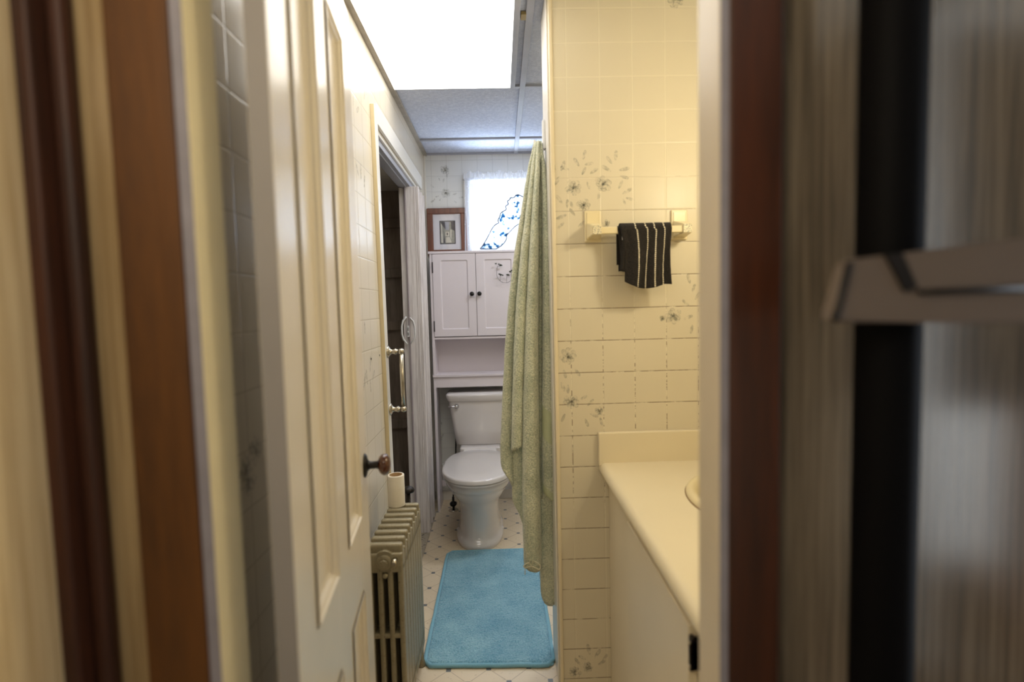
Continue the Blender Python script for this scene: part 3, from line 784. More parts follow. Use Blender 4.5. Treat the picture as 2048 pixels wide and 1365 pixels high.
bm = B(); lathe(bm, [(0, 0.033), (0.009, 0.0335), (0.018, 0.036), (0.024, 0.042), (0.026, 0.049), (0.024, 0.056), (0.017, 0.062), (0.008, 0.0645), (0, 0.065)], (0, 0, 0), (0, -1, 0), 32, ref=(0, 0, 1), ex=1.05, ey=0.95)
k = struct('knob', bm, M['knob_brown'], parent=knob, local=True); k['label'] = 'glossy brown oval knob'
for zz in (0.28, 1.78):
    bm = B(); tube(bm, [(-0.004, 0.004, zz - 0.04), (-0.004, 0.004, zz + 0.04)], 0.005, 10)
    struct('hinge', bm, M['cream_paint'], parent=door, local=True)

# ---------------------------------------------------------------- accordion door
acc = bpy.data.objects.new('door_2', None); COL.objects.link(acc); acc.location = (-0.5, 3.2, 0); acc['kind'] = 'structure'; acc['label'] = 'white woodgrain folding accordion door gathered at the far side of the closet'
bm = B()
ax, axr, ay = -0.527, -0.450, 3.14
box(bm, ax, axr, ay, ay + 0.012, 0.004, 2.034, 0.003)
for xx in (ax + 0.052, ax + 0.062, ax + 0.070): box(bm, xx, xx + 0.003, ay - 0.002, ay + 0.002, 0.004, 2.034, 0.0008)
struct('lead_panel', bm, M['accordion'], parent=acc)
bm = B(); box(bm, ax - 0.004, ax, ay - 0.004, ay + 0.03, 0.004, 2.040, 0.001); box(bm, ax - 0.034, ax - 0.006, ay + 0.03, ay + 0.034, 0.004, 2.034, 0.001)
struct('lead_post', bm, M['accordion_side'], parent=acc)
y = ay + 0.014; 
for kf in range(6):
    bm = B(); a0, a1 = (-0.565, -0.452) if kf % 2 == 0 else (-0.452, -0.565)
    poly_prism(bm, [(a0, y, 0.006), (a1, y + 0.04, 0.006), (a1, y + 0.04, 2.03), (a0, y, 2.03)], (0, 0.005, 0)); y += 0.047
    struct('fold', bm, M['accordion'], parent=acc)
hnd = bpy.data.objects.new('handle', None); COL.objects.link(hnd); hnd.parent = acc; hnd.location = (0, 0, 0)
bm = B()
hp = [PY(x, yv, ay - 0.012) for x, yv in ((812, 634), (803.5, 645), (804, 676), (814, 689))]
hp[0].y = hp[-1].y = ay
tube(bm, chaikin(hp, 1), 0.0055, 8)
hp = [PY(x, yv, ay - 0.010) for x, yv in ((819, 636), (829, 645), (831, 676), (821, 688))]
hp[0].y = hp[-1].y = ay
tube(bm, chaikin(hp, 1), 0.004, 8)
o = obj('pull', bm, M['white_plastic'], hnd, smooth=True)
bm = B(); c = PY(817, 663, ay); box(bm, c.x - 0.006, c.x + 0.006, ay - 0.006, ay, c.z - 0.032, c.z + 0.032, 0.001)
o = obj('latch', bm, M['white_plastic'], hnd)
bm = B()
for dz in (-0.016, 0.012):
    for dx in (-0.0028, 0.0022): box(bm, c.x + dx - .001, c.x + dx + .001, ay - 0.0072, ay - 0.0058, c.z + dz - 0.009, c.z + dz + 0.009)
o = obj('latch_slots', bm, M['rust_black'], hnd)

# ---------------------------------------------------------------- grab bar
gb = thing('grab_bar', (XL + 0.0165, 2.262, 1.02), 'nickel vertical grab bar screwed to the trim beside the closet opening', 'grab bar')
gx = XL + 0.0165; gy = 2.262
zt, zb = PY(790, 703, gy).z, PY(794, 818, gy).z
for zz, nm in ((zt, 'bracket'), (zb, 'bracket')):
    bm = B(); yy = gy - 0.045 * (zz - 0.8) / 1.34 - 0.006
    lathe(bm, [(0, 0), (0.026, 0), (0.026, 0.003), (0.020, 0.007), (0.012, 0.012), (0.010, 0.022), (0.013, 0.030), (0.014, 0.034), (0.010, 0.038), (0.010, 0.044)], (gx, yy, zz), (1, 0, 0), 24)
    s = [(0.014 * math.sin(PI * t / 10), 0.056 - 0.014 * math.cos(PI * t / 10)) for t in range(11)]
    lathe(bm, s, (gx, yy, zz), (1, 0, 0), 24)
    obj(nm, bm, M['nickel'], gb)
bm = B()
tube(bm, [(gx + 0.056, gy - 0.045 * (zb - 0.8) / 1.34 - .006, zb), (gx + 0.056, gy - 0.045 * (zt - 0.8) / 1.34 - .006, zt)], 0.0095, 16)
obj('bar', bm, M['nickel'], gb)

# ---------------------------------------------------------------- radiator (eight sections)
rad = thing('radiator', (-0.373, 1.80, 0), 'old silver-painted cast-iron column radiator by the left wall', 'radiator')
RX0, RX1, RH = -0.428, -0.318, 0.622
RY0, RP = 1.605, 0.0475
def section_bm(y0):
    bm = B(); th = 0.0455
    n = 4; cw = 0.0165; gap = ((RX1 - RX0) - n * cw) / (n - 1)
    for k in range(n):
        x = RX0 + k * (cw + gap)
        box(bm, x, x + cw, y0, y0 + th, 0.10, RH - 0.06, 0.0055, seg=3)
    box(bm, RX0, RX1, y0, y0 + th, RH - 0.088, RH - 0.026, 0.007, seg=3)                                   # top header
    box(bm, RX0 + 0.001, RX1 - 0.001, y0 + 0.009, y0 + 0.033, RH - 0.04, RH, 0.009, seg=4)                  # top ridge
    box(bm, RX0 + 0.001, RX1 - 0.001, y0 + 0.001, y0 + th - 0.001, 0.326, 0.342, 0.004)                     # web
    box(bm, RX0, RX1, y0, y0 + th, 0.07, 0.135, 0.007, seg=3)
    # hub between the sections
    xc = (RX0 + RX1) / 2
    lathe(bm, [(0, 0.0005), (0.030, 0.0005), (0.032, 0.006), (0.032, th - 0.006), (0.030, th), (0, th)], (xc, y0, RH - 0.048), (0, 1, 0), 24)
    lathe(bm, [(0, 0.0005), (0.030, 0.0005), (0.032, 0.006), (0.032, th - 0.006), (0.030, th), (0, th)], (xc, y0, 0.10), (0, 1, 0), 24)
    return bm
sec = obj('section', section_bm(RY0), M['radiator'], rad, auto=35)
for kf in range(1, 8):
    c2 = sec.copy(); COL.objects.link(c2); c2.location = (0, RP * kf, 0)
xc = (RX0 + RX1) / 2
bm = B(); lathe(bm, [(0, 0), (0.023, 0), (0.023, 0.006), (0.017, 0.009), (0.016, 0.009), (0.0, 0.009)], (xc, RY0 - 0.0005, RH - 0.052), (0, -1, 0), 28)
lathe(bm, [(0, 0.009), (0.0125, 0.009), (0.0125, 0.018), (0.0, 0.018)], (xc, RY0 - 0.0005, RH - 0.052), (0, -1, 0), 8)
obj('end_plug', bm, M['radiator'], rad, auto=35)
bm = B(); tube(bm, [(RX1 - 0.022, RY0 + 0.004, RH - 0.045), (RX1 - 0.022, RY0 - 0.010, RH - 0.047), (RX1 - 0.022, RY0 - 0.022, RH - 0.050)], [0.009, 0.0085, 0.006], 12)
obj('air_vent', bm, M['nickel'], rad)
bm = B(); lathe(bm, [(0, 0), (0.008, 0), (0.008, 0.004), (0, 0.006)], (xc + 0.002, RY0 - 0.0005, RH - 0.094), (0, -1, 0), 16)
obj('boss', bm, M['radiator'], rad)
for xx, yy in ((RX0 + 0.012, RY0 + 0.016), (RX1 - 0.012, RY0 + 0.016), (RX0 + 0.012, RY0 + 7 * RP + 0.016), (RX1 - 0.012, RY0 + 7 * RP + 0.016)):
    bm = B(); lathe(bm, [(0, 0), (0.017, 0), (0.017, 0.006), (0.011, 0.02), (0.0095, 0.05), (0.012, 0.11), (0, 0.11)], (xx, yy, 0), (0, 0, 1), 16)
    obj('foot', bm, M['radiator'], rad)
bm = B(); yv = RY0 + 8 * RP + 0.03
tube(bm, [(xc, RY0 + 7 * RP + .03, 0.10), (xc, yv + 0.03, 0.10)], 0.012, 12); tube(bm, [(xc, yv + .03, 0.0), (xc, yv + .03, 0.15)], 0.012, 12)
obj('inlet_pipe', bm, M['rust_black'], rad)
vx, vy, vz = PX(818, 985, -0.37)
bm = B(); lathe(bm, [(0, 0), (0.022, 0.001), (0.024, 0.008), (0.020, 0.016), (0.010, 0.022), (0, 0.024)], (-0.372, vy, vz), (0, 0, 1), 16); tube(bm, [(-0.372, vy, 0.15), (-0.372, vy, vz)], 0.007, 10)
tube(bm, [(xc, yv + .03, 0.12), (-0.372, vy, 0.16)], 0.012, 10)
obj('valve_handle', bm, M['rust_black'], rad)

# toilet roll standing on the radiator
tr = thing('toilet_roll', (-0.385, 1.925, RH), 'nearly used-up toilet roll standing on the far end of the radiator', 'toilet roll')
tx, ty = PZ(795, 1009, RH).x, PZ(795, 1009, RH).y - 0.01
bm = B(); lathe(bm, [(0.0235, 0.0005), (0.0295, 0.0005), (0.030, 0.003), (0.030, 0.111), (0.0293, 0.114), (0.0235, 0.114)], (tx, ty, RH), (0, 0, 1), 40)
obj('paper', bm, M['paper'], tr, recalc=False)
bm = B(); lathe(bm, [(0.0232, 0.0005), (0.0236, 0.1145), (0.0222, 0.1145), (0.0218, 0.0005), (0.0232, 0.0005)], (tx, ty, RH), (0, 0, 1), 40)
obj('core', bm, M['card'], tr)

# ---------------------------------------------------------------- over-toilet cabinet
CF, CB_, CX0, CX1 = 3.48, 3.652, -0.444, 0.146
cab = thing('storage_cabinet', ((CX0 + CX1) / 2, 3.58, 0), 'white over-the-toilet storage cabinet with two panelled doors against the back wall', 'cabinet')
bm = B(); box(bm, CX0 - 0.008, CX1 + 0.008, CF - 0.008, CB_, 1.682, 1.697, 0.002)
obj('top_panel', bm, M['cab_white'], cab)
for a, b in ((CX0, CX0 + 0.016), (CX1 - 0.016, CX1)):
    bm = B(); box(bm, a, b, CF, CB_, 0.0, 1.682, 0.001)
    obj('side_panel', bm, M['cab_white'], cab)
bm = B(); box(bm, CX0 + 0.016, CX1 - 0.016, CB_ - 0.012, CB_ - 0.004, 0.822, 1.682)
box(bm, CX0 + 0.016 + .287, CX0 + .016 + .289, CB_ - 0.0125, CB_ - 0.0118, 0.9, 1.14)
obj('back_panel', bm, M['cab_white'], cab)
bm = B(); box(bm, CX0 + 0.016, CX1 - 0.016, CF + 0.002, CB_ - 0.012, 1.134, 1.148, 0.001)
obj('upper_shelf', bm, M['cab_white'], cab)
bm = B(); box(bm, CX0 - 0.004, CX1 + 0.004, CF - 0.010, CB_ - 0.012, 0.890, 0.905, 0.002)
obj('lower_shelf', bm, M['cab_white'], cab)
bm = B(); box(bm, CX0 + 0.016, CX1 - 0.016, CF, CF + 0.015, 0.822, 0.890, 0.001)
obj('apron', bm, M['cab_white'], cab)
bm = B(); box(bm, CX0 + 0.016, CX1 - 0.016, CB_ - 0.016, CB_ - 0.004, 0.12, 0.16, 0.001)
obj('stretcher', bm, M['cab_white'], cab)
dz0, dz1 = 1.153, 1.680
def shaker(x0, x1):
    bm = B(); y0, y1 = CF - 0.004, CF + 0.012
    ins, r = 0.050, 0.006
    # rails and stiles around a sunk panel with softly rounded corners
    outer = [(x0, dz0), (x1, dz0), (x1, dz1), (x0, dz1)]
    def rr(o, rad_, ns=5):
        pts = []
        for cx, cz, a0 in ((x0 + ins + o + rad_, dz0 + ins - 0.004 + o + rad_, PI), (x1 - ins - o - rad_, dz0 + ins - .004 + o + rad_, 1.5 * PI), (x1 - ins - o - rad_, dz1 - ins + .010 - o - rad_, 0), (x0 + ins + o + rad_, dz1 - ins + .010 - o - rad_, .5 * PI)):
            for k in range(ns + 1): pts.append((cx + rad_ * math.cos(a0 + .5 * PI * k / ns), cz + rad_ * math.sin(a0 + .5 * PI * k / ns)))
        return pts
    inner = rr(0, 0.010); inner2 = rr(0.006, 0.007)
    vo = [bm.verts.new((x, y0, z)) for x, z in outer]; vb = [bm.verts.new((x, y1, z)) for x, z in outer]
    vi = [bm.verts.new((x, y0, z)) for x, z in inner]; v2 = [bm.verts.new((x, y0 + 0.006, z)) for x, z in inner2]
    n = len(vi); q = n // 4
    for s in range(4):
        seg = vi[s * q:(s + 1) * q]
        for k in range(len(seg) - 1): bm.faces.new((vo[s], seg[k + 1], seg[k]))
        nx = vi[((s + 1) * q) % n]; bm.faces.new((vo[s], vo[(s + 1) % 4], nx, seg[-1]))
    for k in range(n): bm.faces.new((vi[k], vi[(k + 1) % n], v2[(k + 1) % n], v2[k]))
    bm.faces.new(v2)
    for s in range(4): bm.faces.new((vo[s], vb[s], vb[(s + 1) % 4], vo[(s + 1) % 4]))
    bm.faces.new(vb[::-1])
    return bm
xm = -0.151
for x0, x1, kx, hx in ((CX0 + 0.018, xm - 0.0015, -0.179, CX0 + 0.018), (xm + 0.0015, CX1 - 0.018, -0.131, CX1 - 0.018)):
    d = obj('door', shaker(x0, x1), M['cab_white'], cab)
    bm = B(); lathe(bm, [(0, 0), (0.006, 0), (0.005, 0.010), (0.008, 0.013), (0.0135, 0.016), (0.0145, 0.020), (0.012, 0.025), (0.006, 0.0275), (0, 0.028)], (kx, CF - 0.004, 1.4225), (0, -1, 0), 24)
    obj('knob', bm, M['black_metal'], d)
    for zz in (1.22, 1.595):
        bm = B(); box(bm, hx - 0.004, hx + 0.003, CF - 0.006, CF + 0.006, zz - 0.035, zz + 0.035, 0.001)
        obj('hinge', bm, M['black_metal'], d)

# vine sprig stuck on the right cabinet door
zv = lambda x, y: PY(840 + x / 4.55, 480 + y / 4.55, CF - 0.022)
vine = thing('vine_sprig', zv(745, 385), 'thin dark vine sprig with small leaves on the right cabinet door', 'plant sprig')
bm = B(); st = chaikin([zv(*p) for p in ((728, 238), (703, 238), (697, 290), (700, 335), (720, 368), (748, 388), (795, 392), (828, 372), (838, 330), (845, 280), (840, 262))], 2)
st[len(st) // 2].y = CF - 0.006
tube(bm, st, 0.0011, 6)
for a, b in (((735, 325), (728, 372)), ((790, 318), (785, 390))): tube(bm, [zv(*a), zv(*b)], 0.0008, 5)
tube(bm, [zv(748, 388), zv(748, 380) + Vector((0, 0.021, 0))], 0.0009, 5)
obj('stem', bm, M['rust_black'], vine)
for (x, y, s, rot) in ((735, 232, .013, -.4), (690, 217, .009, 3.0), (718, 222, .009, .3), (735, 318, .012, .2), (722, 312, .009, 2.6), (752, 322, .009, .1), (795, 318, .011, 2.9), (808, 322, .008, -.5), (822, 290, .011, .4), (834, 278, .009, 1.2)):
    bm = B(); c = zv(x, y)
    pts = []
    for k in range(14):
        a = 2 * PI * k / 14; r = s * (0.55 + 0.35 * abs(math.cos(1.5 * (a)))) 
        pts.append(c + Vector((r * math.cos(a + rot), 0.004 * math.sin(a * 2 + rot), r * 0.6 * math.sin(a + rot))))
    poly_prism(bm, pts, (0, 0.0006, 0)); bmesh.ops.triangulate(bm, faces=[f for f in bm.faces if len(f.verts) > 4])
    obj('leaf', bm, M['leaf'], vine)

# ---------------------------------------------------------------- toilet
TX = -0.152
toi = thing('toilet', (TX, 3.15, 0), 'white two-piece toilet with closed lid beneath the storage cabinet', 'toilet')
def egg(z, hw, yf, yb, n=48, pw=2.2, cx=TX):
    """egg outline, rounder front; yf front, yb back"""
    out = []; ym = yf + (yb - yf) * 0.46
    for k in range(n):
        a = 2 * PI * k / n; c, s = math.cos(a), math.sin(a)
        ex = 2 / pw
        x = hw * math.copysign(abs(c) ** ex, c)
        if s < 0: y = ym - (ym - yf) * abs(s) ** ex
        else: y = ym + (yb - ym) * abs(s) ** (2 / 3.2)
        out.append((cx + x, y, z))
    return out
rings = [egg(0.0, .134, 2.884, 3.44, pw=2.3), egg(0.012, .138, 2.880, 3.44, pw=2.3), egg(0.030, .137, 2.882, 3.44, pw=2.3), egg(0.040, .128, 2.896, 3.43, pw=2.3), egg(0.06, .118, 2.915, 3.42, pw=2.4),
         egg(.12, .114, 2.920, 3.42, pw=2.4), egg(.18, .113, 2.915, 3.42, pw=2.4), egg(.225, .118, 2.902, 3.42, pw=2.3), egg(.255, .130, 2.878, 3.42), egg(.275, .142, 2.856, 3.42), egg(.284, .147, 2.846, 3.42), egg(.30, .157, 2.830, 3.42), egg(.33, .173, 2.800, 3.42), egg(.352, .181, 2.784, 3.42), egg(.356, .186, 2.776, 3.42), egg(.385, .190, 2.766, 3.42), egg(.395, .188, 2.770, 3.42)]
bm = B(); loft(bm, rings); obj('bowl', bm, M['porcelain'], toi, auto=50)
bm = B(); loft(bm, [egg(.396, .194, 2.756, 3.36), egg(.398, .197, 2.752, 3.36), egg(.408, .198, 2.750, 3.36), egg(.411, .195, 2.754, 3.36)])
obj('seat', bm, M['porcelain'], toi, auto=50)
bm = B(); loft(bm, [egg(.4125, .196, 2.750, 3.36), egg(.415, .200, 2.745, 3.365), egg(.432, .200, 2.745, 3.365), egg(.438, .196, 2.750, 3.36), egg(.441, .186, 2.762, 3.35), egg(.442, .10, 2.87, 3.25)])
obj('lid', bm, M['porcelain'], toi, auto=50)
bm = B(); box(bm, TX - 0.105, TX + 0.105, 3.345, 3.40, 0.395, 0.436, 0.008, seg=3)
obj('seat_hinge', bm, M['porcelain'], toi)
bm = B(); box(bm, TX - .13, TX + .13, 3.39, 3.64, .36, .445, .012, seg=3)
obj('bowl_deck', bm, M['porcelain'], toi)
def rrect(z, hw, yf, yb, r, bulge=0.0, n=6):
    pts = []
    for cx, cy, a0 in ((TX - hw + r, yf + r, PI), (TX + hw - r, yf + r, 1.5 * PI), (TX + hw - r, yb - r, 0), (TX - hw + r, yb - r, .5 * PI)):
        for k in range(n + 1):
            x, yy = cx + r * math.cos(a0 + .5 * PI * k / n), cy + r * math.sin(a0 + .5 * PI * k / n)
            pts.append((x, yy, z))
        if a0 == PI:
            for q in range(1, 8):
                t = q / 8; x = TX - hw + r + (2 * hw - 2 * r) * t; pts.append((x, yf - bulge * math.sin(PI * t), z))
    return pts
bm = B(); loft(bm, [rrect(.445, .150, 3.462, 3.64, .03, .008), rrect(.452, .158, 3.456, 3.645, .03, .010), rrect(.55, .172, 3.448, 3.65, .03, .012), rrect(.735, .196, 3.438, 3.65, .03, .012)])
obj('tank', bm, M['porcelain'], toi, auto=50)
bm = B(); loft(bm, [rrect(.735, .200, 3.434, 3.655, .03, .012), rrect(.740, .204, 3.430, 3.655, .03, .013), rrect(.768, .212, 3.424, 3.66, .03, .013), rrect(.778, .212, 3.424, 3.66, .03, .013), rrect(.784, .206, 3.430, 3.655, .03, .013)])
obj('tank_lid', bm, M['porcelain'], toi, auto=50)
lv = PY(913, 814, 3.425)
lev = obj('flush_lever', (lambda b: (lathe(b, [(0, 0.012), (0.017, 0.012), (0.018, 0.002), (0.016, -0.006), (0.010, -0.016), (0.007, -0.022), (0, -0.022)], (lv.x, 3.441, lv.z), (0, 1, 0), 24), tube(b, [(lv.x, 3.424, lv.z), (lv.x - 0.025, 3.418, lv.z + 0.001), (lv.x - 0.052, 3.420, lv.z)], [0.006, 0.0052, 0.0065], 12), b)[-1])(B()), M['chrome'], toi)
for sx in (-1, 1):
    bm = B(); s = [(0.012 * math.cos(PI / 2 * t / 6), 0.012 * math.sin(PI / 2 * t / 6)) for t in range(7)]
    lathe(bm, s + [(0, 0.012)], (TX + sx * 0.128, 3.12, 0.030), (0, 0, 1), 16); obj('bolt_cap', bm, M['porcelain'], toi)
# water shut-off valve beside the toilet base
sv = thing('water_valve', (-0.325, 3.52, 0), 'small dark water shut-off valve at floor level left of the toilet base', 'valve')
p = PZ(913, 1012, 0.03)
p.x -= 0.02
bm = B(); tube(bm, [(p.x, p.y, 0.0), (p.x, p.y, 0.09)], 0.008, 10); tube(bm, [(p.x, p.y, .09), (p.x + .01, p.y + .08, .2), (p.x + .02, p.y + .12, .45)], 0.005, 8)
obj('pipe', bm, M['rust_black'], sv)
bm = B(); lathe(bm, [(0, -.03), (0.014, -.03), (0.018, -.01), (.018, .01), (.012, .02), (0, .02)], (p.x, p.y, 0.045), (0, 1, 0), 14, ex=1.3, ey=.8)
obj('valve_body', bm, M['rust_black'], sv)
bm = B(); lathe(bm, [(0, 0), (.034, 0), (.03, .006), (.012, .01), (0, .01)], (p.x, p.y, 0), (0, 0, 1), 20)
obj('escutcheon', bm, M['nickel'], sv)
# small white outlet box on the back wall
q0, q1 = PY(883, 927, YB - 0.02), PY(891, 949, YB - 0.02)
bm = B(); box(bm, q0.x - 0.012, q1.x + 0.012, YB - 0.03, YB, q1.z, q0.z, 0.004)
tag(obj('outlet_box', bm, M['white_plastic'], None), 'small white box low on the back wall left of the toilet bowl', 'outlet box')

# ---------------------------------------------------------------- rug
rug = thing('bath_rug', (-0.07, 2.4, 0), 'light blue plush bath rug lying on the vinyl floor before the toilet', 'rug')
rc = [PZ(848, 1337, 0.0), PZ(1112, 1335, 0.0), PZ(1087, 1104, 0.0), PZ(897, 1104, 0.0)]
rc[2].y = rc[3].y = 2.868
rc[1].x = min(rc[1].x, 0.166); rc[2].x = min(rc[2].x, 0.166)
def rug_pt(u, v):
    a = rc[0].lerp(rc[1], u); b = rc[3].lerp(rc[2], u); return a.lerp(b, v)
bm = B(); NX, NY = 120, 220
g = []
cr_ = 0.018
for j in range(NY + 1):
    row = []
    for i in range(NX + 1):
        u, v = i / NX, j / NY
        p = rug_pt(u, v)
        e = min(u * 0.5, (1 - u) * 0.5, v * 0.95, (1 - v) * 0.95)
        h = 0.004 + 0.013 * min(1, e / 0.012)
        h += 0.0030 * noise.noise(Vector((p.x * 130, p.y * 130, 0))) + 0.0022 * noise.noise(Vector((p.x * 60, p.y * 60, 3))) + 0.0014 * noise.noise(Vector((p.x * 9, p.y * 9, 7)))
        wob = 0.003 * noise.noise(Vector((p.x * 12, p.y * 12, 1)))
        # rounded corners
        cx = u * 0.5 if u < .5 else (1 - u) * .5; cy = v * .95 if v < .5 else (1 - v) * .95
        if cx < cr_ and cy < cr_:
            dx, dy = cr_ - cx, cr_ - cy; d = math.hypot(dx, dy); m_ = max(dx, dy)
            if d > 1e-6:
                k = m_ / d; ncx, ncy = cr_ - dx * k, cr_ - dy * k
                uu = ncx / .5 if u < .5 else 1 - ncx / .5; vv = ncy / .95 if v < .5 else 1 - ncy / .95
                p = rug_pt(uu, vv)
        row.append(bm.verts.new((p.x + wob, p.y + wob, max(0.004, h))))
    g.append(row)
for j in range(NY):
    for i in range(NX):
        f = bm.faces.new((g[j][i], g[j][i + 1], g[j + 1][i + 1], g[j + 1][i])); f.smooth = True
obj('pile', bm, M['rug'], rug)
bm = B(); ed = []
def arc(ux, vx, n=6):
    pass
per = [(u / 20, 0) for u in range(1, 20)] + [(1, v / 30) for v in range(1, 30)] + [(1 - u / 20, 1) for u in range(1, 20)] + [(0, 1 - v / 30) for v in range(1, 30)]
pts = []
for u, v in per:
    p = rug_pt(u, v); pts.append(Vector((p.x + 0.002 * noise.noise(Vector((p.x * 14, p.y * 14, 2))), p.y + 0.003 * noise.noise(Vector((p.x * 14, p.y * 14, 5))), 0.0085)))
tube(bm, pts, 0.0085, 8, closed=True)
obj('binding', bm, M['rug_edge'], rug)
tp = PZ(1107, 1291, 0.01); bm = B(); box(bm, tp.x - 0.004, tp.x + 0.008, tp.y - 0.015, tp.y + 0.02, 0.012, 0.0135)
obj('care_tag', bm, M['white_plastic'], rug)

# ---------------------------------------------------------------- bath towel on its hook
HY = YP + 0.125
hk = thing('towel_hook', (0.170, HY, 1.93), 'white adhesive wall hook at the partition edge holding the green towel', 'hook')
bm = B(); box(bm, 0.162, 0.172, HY - 0.014, HY + 0.014, 1.885, 1.985, 0.003)
obj('base_plate', bm, M['white_plastic'], hk)
bm = B(); tube(bm, chaikin([(0.165, HY, 1.91), (0.150, HY, 1.893), (0.136, HY, 1.900), (0.134, HY, 1.918)], 2), 0.005, 10)
obj('prong', bm, M['white_plastic'], hk)

tw = thing('bath_towel', (0.12, HY, 0.3), 'long sage green terry bath towel hanging from the partition hook', 'towel')
YT = YP + 0.115
TOPY = 284
# fold edges traced top to bottom: x in the photograph's frame for each valley, at several heights
H_ = [284, 330, 400, 500, 600, 700, 800, 900, 1000, 1100, 1220]
V_ = {  # valleys (fold limits)
 0: [1069, 1058, 1047, 1031, 1019, 1011, 1006, 1002, 1004, 1010, 1012],
 1: [1072, 1064, 1056, 1043, 1034, 1029, 1026, 1024, 1026, 1030, 1032],
 2: [1075, 1071, 1066, 1059, 1054, 1050, 1047, 1046, 1046, 1048, 1050],
 3: [1078, 1078, 1076, 1075, 1075, 1075, 1076, 1077, 1079, 1081, 1084],
 4: [1080, 1083, 1085, 1086, 1086, 1086, 1085, 1085, 1086, 1088, 1090],
 5: [1083, 1091, 1096, 1101, 1104, 1107, 1109, 1111, 1114, 1116, 1117]}
def vx(k, yv): return interp(list(zip(H_, V_[k])), yv)
def fold_strip(bm, ka, kb, ybot_a, ybot_b, depth, yoff, mi=0, band=None, n=14, nz=90, back=0.6, rnd_=0.0, pad=1.6):
    """one rounded fold between valley ka and kb, hem running from ybot_a (left) to ybot_b (right); closed tube-like cross section"""
    rows = []
    for j in range(nz + 1):
        row = []
        for i in range(2 * n):
            fr = i < n
            t = (i / (n - 1)) if fr else (1 - (i - n) / (n - 1))
            yb = ybot_a + (ybot_b - ybot_a) * t - rnd_ * abs(2 * t - 1) ** 2.5
            yv = TOPY + (yb - TOPY) * j / nz
            xa, xb = vx(ka, yv) - pad, vx(kb, yv) + pad * (kb < 5)
            spread = min(1.0, (yv - TOPY) / 260.0) ** 0.75
            c = math.cos(PI * (t - .5))
            xx = xa + (xb - xa) * (0.5 - 0.5 * math.cos(PI * t) if fr else 0.08 + 0.84 * t)
            dd = depth * (0.42 + 0.58 * spread)
            Yp = YT + yoff * (0.35 + 0.65 * spread) - (dd * c if fr else -dd * back * c)
            p = PY(xx, yv, YT); w = p.copy(); w.y = Yp
            w.x = p.x; 
            s = 0.0022 * noise.noise(Vector((w.x * 60, Yp * 60, w.z * 18 + ka))) + 0.0012 * noise.noise(Vector((w.x * 260, Yp * 260, w.z * 260)))
            w.y -= s if fr else 0; w.x += 0.5 * s
            row.append(bm.verts.new(w))
        rows.append(row)
    m = 2 * n
    for j in range(nz):
        yv = TOPY + (0.5 * (ybot_a + ybot_b) - TOPY) * (j + .5) / nz
        for i in range(m):
            f = bm.faces.new((rows[j][i], rows[j][(i + 1) % m], rows[j + 1][(i + 1) % m], rows[j + 1][i])); f.smooth = True
            f.material_index = 1 if (band and any(a < yv < b for a, b in band)) else mi
    bm.faces.new(rows[-1]); bm.faces.new(rows[0][::-1])
bm = B()
fold_strip(bm, 0, 1, 930, 985, 0.018, 0.032, rnd_=4)
fold_strip(bm, 1, 2, 905, 884, 0.030, 0.004)
fold_strip(bm, 2, 3, 1130, 1136, 0.038, -0.010, rnd_=10)
fold_strip(bm, 3, 4, 1000, 1000, 0.016, 0.020)
fold_strip(bm, 4, 5, 975, 1012, 0.030, 0.000, band=[(822, 884), (978, 1100)])
# inner layers seen below the front hems
fold_strip(bm, 1, 2, 1000, 1060, 0.010, 0.036)
fold_strip(bm, 3, 5, 1212, 1218, 0.020, 0.026, rnd_=34)
# rounded crown over the hook
c0 = PY(1075.5, 292, YT)
lathe(bm, [(0, 0.020), (0.006, 0.019), (0.0105, 0.013), (0.0135, 0.002), (0.0155, -0.014), (0.017, -0.03), (0.012, -0.055), (0, -0.055)], c0 + Vector((0, 0, -0.004)), (0, 0, 1), 20)
tow = obj('terry_cloth', bm, [M['towel'], M['towel_band']], tw)
# knotted cord at the end of the middle fold
bm = B(); kp = lambda x, y: PY(x, y, YT - 0.058)
tube(bm, chaikin([kp(*p) for p in ((1060, 1126), (1052, 1128), (1046, 1134), (1052, 1137), (1062, 1133), (1072, 1137), (1079, 1141), (1082, 1134), (1076, 1127), (1069, 1124))], 2), 0.0022, 7)
tube(bm, chaikin([kp(*p) for p in ((1056, 1132), (1050, 1136), (1050, 1150))], 2), 0.0016, 6); tube(bm, chaikin([kp(*p) for p in ((1060, 1120), (1058, 1128), (1064, 1134), (1066, 1122))], 2), 0.002, 6)
obj('cord_tie', bm, M['string'], tw)

